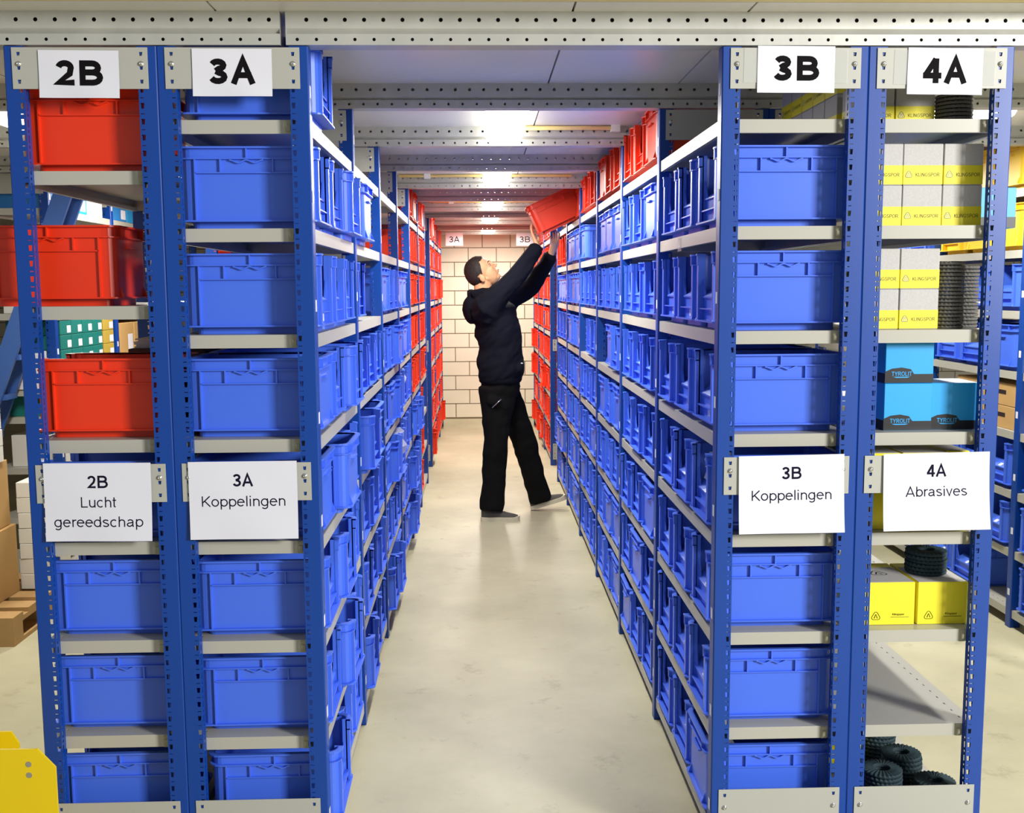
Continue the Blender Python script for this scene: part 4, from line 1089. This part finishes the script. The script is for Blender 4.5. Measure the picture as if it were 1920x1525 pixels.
# hood lying on the back, collar, pocket pouch
hd.ell((-0.052, 4.66, 1.520), (0.062, 0.115, 0.085), 18, 12, Matrix.Rotation(0.35, 3, 'Y'))
hd.ell((-0.050, 4.66, 1.455), (0.050, 0.095, 0.060), 16, 10)
hd.tube([V((-0.045, 4.590, 1.605)), V((-0.058, 4.66, 1.618)), V((-0.045, 4.730, 1.605)), V((0.03, 4.746, 1.625)), V((0.115, 4.71, 1.620)), V((0.140, 4.66, 1.612)), V((0.115, 4.61, 1.620)), V((0.03, 4.574, 1.625)), V((-0.045, 4.590, 1.605))], [0.033] * 9, 10)
hd.ell((0.278, 4.66, 1.085), (0.045, 0.150, 0.085), 16, 10)
def folds(me, amp, sx, sz, tilt, seed):
    """creases of the cloth: stretched noise pushed along the normals"""
    off = V((seed, seed * 2.0, 0))
    cs = [v.co.copy() for v in me.vertices]; ns = [v.normal.copy() for v in me.vertices]
    out = []
    for c, n_ in zip(cs, ns):
        p = V(((c.x + c.z * tilt) * sx, c.y * sx, (c.z - c.x * tilt) * sz)) + off
        q_ = c + n_ * (amp * (mnoise.noise(p) + 0.5 * mnoise.noise(p * 2.1)))
        out += [q_.x, q_.y, q_.z]
    me.vertices.foreach_set('co', out); me.update()
    return me
HOOD = place('hoodie', folds(remesh(hd, 'hoodie', M_HOOD, 0.0075, 7), 0.012, 5.0, 12.0, 0.8, 3.0), PERS)
rb = MB(); rb.tube([hem + V((0, 0, -0.012)), hem + V((0, 0, 0.0)), hem + V((0, 0, 0.045)), hem + V((0, 0, 0.052))], [(0.172, 0.140), (0.188, 0.152), (0.190, 0.154), (0.180, 0.146)], 40); place('waistband', rb.mesh('waistband', M_HOOD, True), HOOD)
for w_, e_ in ((wrN, elN), (wrF, elF)):
    cb = MB(); cb.tube([w_.lerp(e_, -0.02), w_.lerp(e_, 0.0), w_.lerp(e_, 0.17), w_.lerp(e_, 0.19)], [0.034, 0.0400, 0.045, 0.042], 20); place('cuff', cb.mesh('cuff', M_HOOD, True), HOOD)
q = MB(); q.ell((0.300, 4.540, 1.120), (0.009, 0.009, 0.005), 8, 6); place('tag', q.mesh('tag', M_PAPER, True), HOOD)
# trousers
tr = MB()
tr.tube([pel + V((0.0, 0, 0.06)), pel, pel - V((0, 0, 0.075)), pel - V((0, 0, 0.13))], [(0.165, 0.132), (0.178, 0.142), (0.172, 0.136), (0.12, 0.10)], 22)
for h_, k_, a_, fl in ((hipN, kneN, ankN, 0), (hipF, kneF, ankF, 1)):
    dn = (a_ - k_).normalized()
    hemp = a_ + dn * 0.020
    tr.tube([h_ + V((0, 0, 0.02)), h_ - V((0, 0, 0.06)), h_.lerp(k_, 0.45), h_.lerp(k_, 0.8), k_, k_.lerp(a_, 0.3), k_.lerp(a_, 0.65), k_.lerp(a_, 0.9), hemp], [(0.098, 0.132), (0.100, 0.128), (0.090, 0.104), (0.082, 0.092), (0.080, 0.090), (0.078, 0.087), (0.076, 0.084), (0.078, 0.086), (0.078, 0.084)], 18)
tr.ell(hipN + V((-0.005, -0.088, -0.085)), (0.085, 0.030, 0.050), 14, 10, Matrix.Rotation(0.5, 3, 'Y'))
TR = place('trousers', folds(remesh(tr, 'trousers', M_TROU, 0.0075, 6), 0.009, 6.0, 8.0, 0.9, 9.0), PERS)
q = MB(); q.tube([V((0.085, 4.449, 0.815)), V((0.150, 4.449, 0.875))], [0.0035, 0.0035], 6); place('zip', q.mesh('zip', M_STEEL, True), TR)
# shoes
def shoe(heel, toe, zs):
    f = (toe - heel); L = f.length; f.normalize(); s_ = V((0, 1, 0)); u = f.cross(s_) * -1
    if u.z < 0: u = -u
    P = lambda x, y, z: heel + f * (x * L) + s_ * y + u * z
    so = MB(); prof = ((0.0, 0.022), (0.04, 0.034), (0.2, 0.037), (0.45, 0.036), (0.68, 0.045), (0.85, 0.042), (0.95, 0.030), (1.0, 0.012))
    so.loft([[P(x, -w, 0), P(x, w, 0), P(x, w * 1.04, 0.030 + 0.006 * (x > 0.9)), P(x, -w * 1.04, 0.030 + 0.006 * (x > 0.9))] for x, w in prof])
    up_ = MB()
    sec = ((0.015, 0.026, 0.085, 0.0), (0.08, 0.033, 0.100, 0.0), (0.25, 0.035, 0.102, 0.0), (0.38, 0.035, 0.092, 0), (0.52, 0.037, 0.074, 0), (0.70, 0.043, 0.060, 0), (0.86, 0.039, 0.050, 0), (0.955, 0.026, 0.040, 0))
    up_.loft([[P(x, w * math.cos(a) * (1 - 0.25 * max(0, math.sin(a))), 0.022 + (hh - 0.022) * max(0.0, math.sin(a)) - 0.008 * (math.sin(a) < -0.01)) for a in [2 * PI * k / 16 for k in range(16)]] for x, w, hh, _ in sec])
    r = place('shoe', remesh(up_, 'shoe', M_SHOE, 0.005, 3), PERS)
    place('sole', so.mesh('sole', M_SOLE), r)
    for k in range(4):
        x = 0.44 + k * 0.055; hh = 0.086 - k * 0.0075
        q = MB(); q.tube([P(x, -0.022, hh - 0.008), P(x + 0.01, 0, hh + 0.003), P(x, 0.022, hh - 0.008)], 0.0022, 6); q.build('lace', M_INK, r)
shoe(V((-0.002, 4.492, 0.0)), V((0.278, 4.480, 0.0)), 0)
shoe(V((0.375, 4.825, 0.004)), V((0.640, 4.822, 0.084)), 0)
# small sticker hanging on a shelf edge of the right rack
q = MB(); q.box(-0.0008, 0.0, -0.03, 0.03, -0.034, 0.010)
o = q.build('shelf_sticker', M_TAPE, None, False, (XR + 0.0055, 0.60, LEV[1] + 0.024)); tag(o, 'clear sticker with a letter on the shelf edge, right aisle rack', 'sticker')
place('lettering', text_mesh('A', 0.024, 0.08, M_LOGOW), o, (-0.0012, 0, -0.012), (0, 0, -PI / 2))
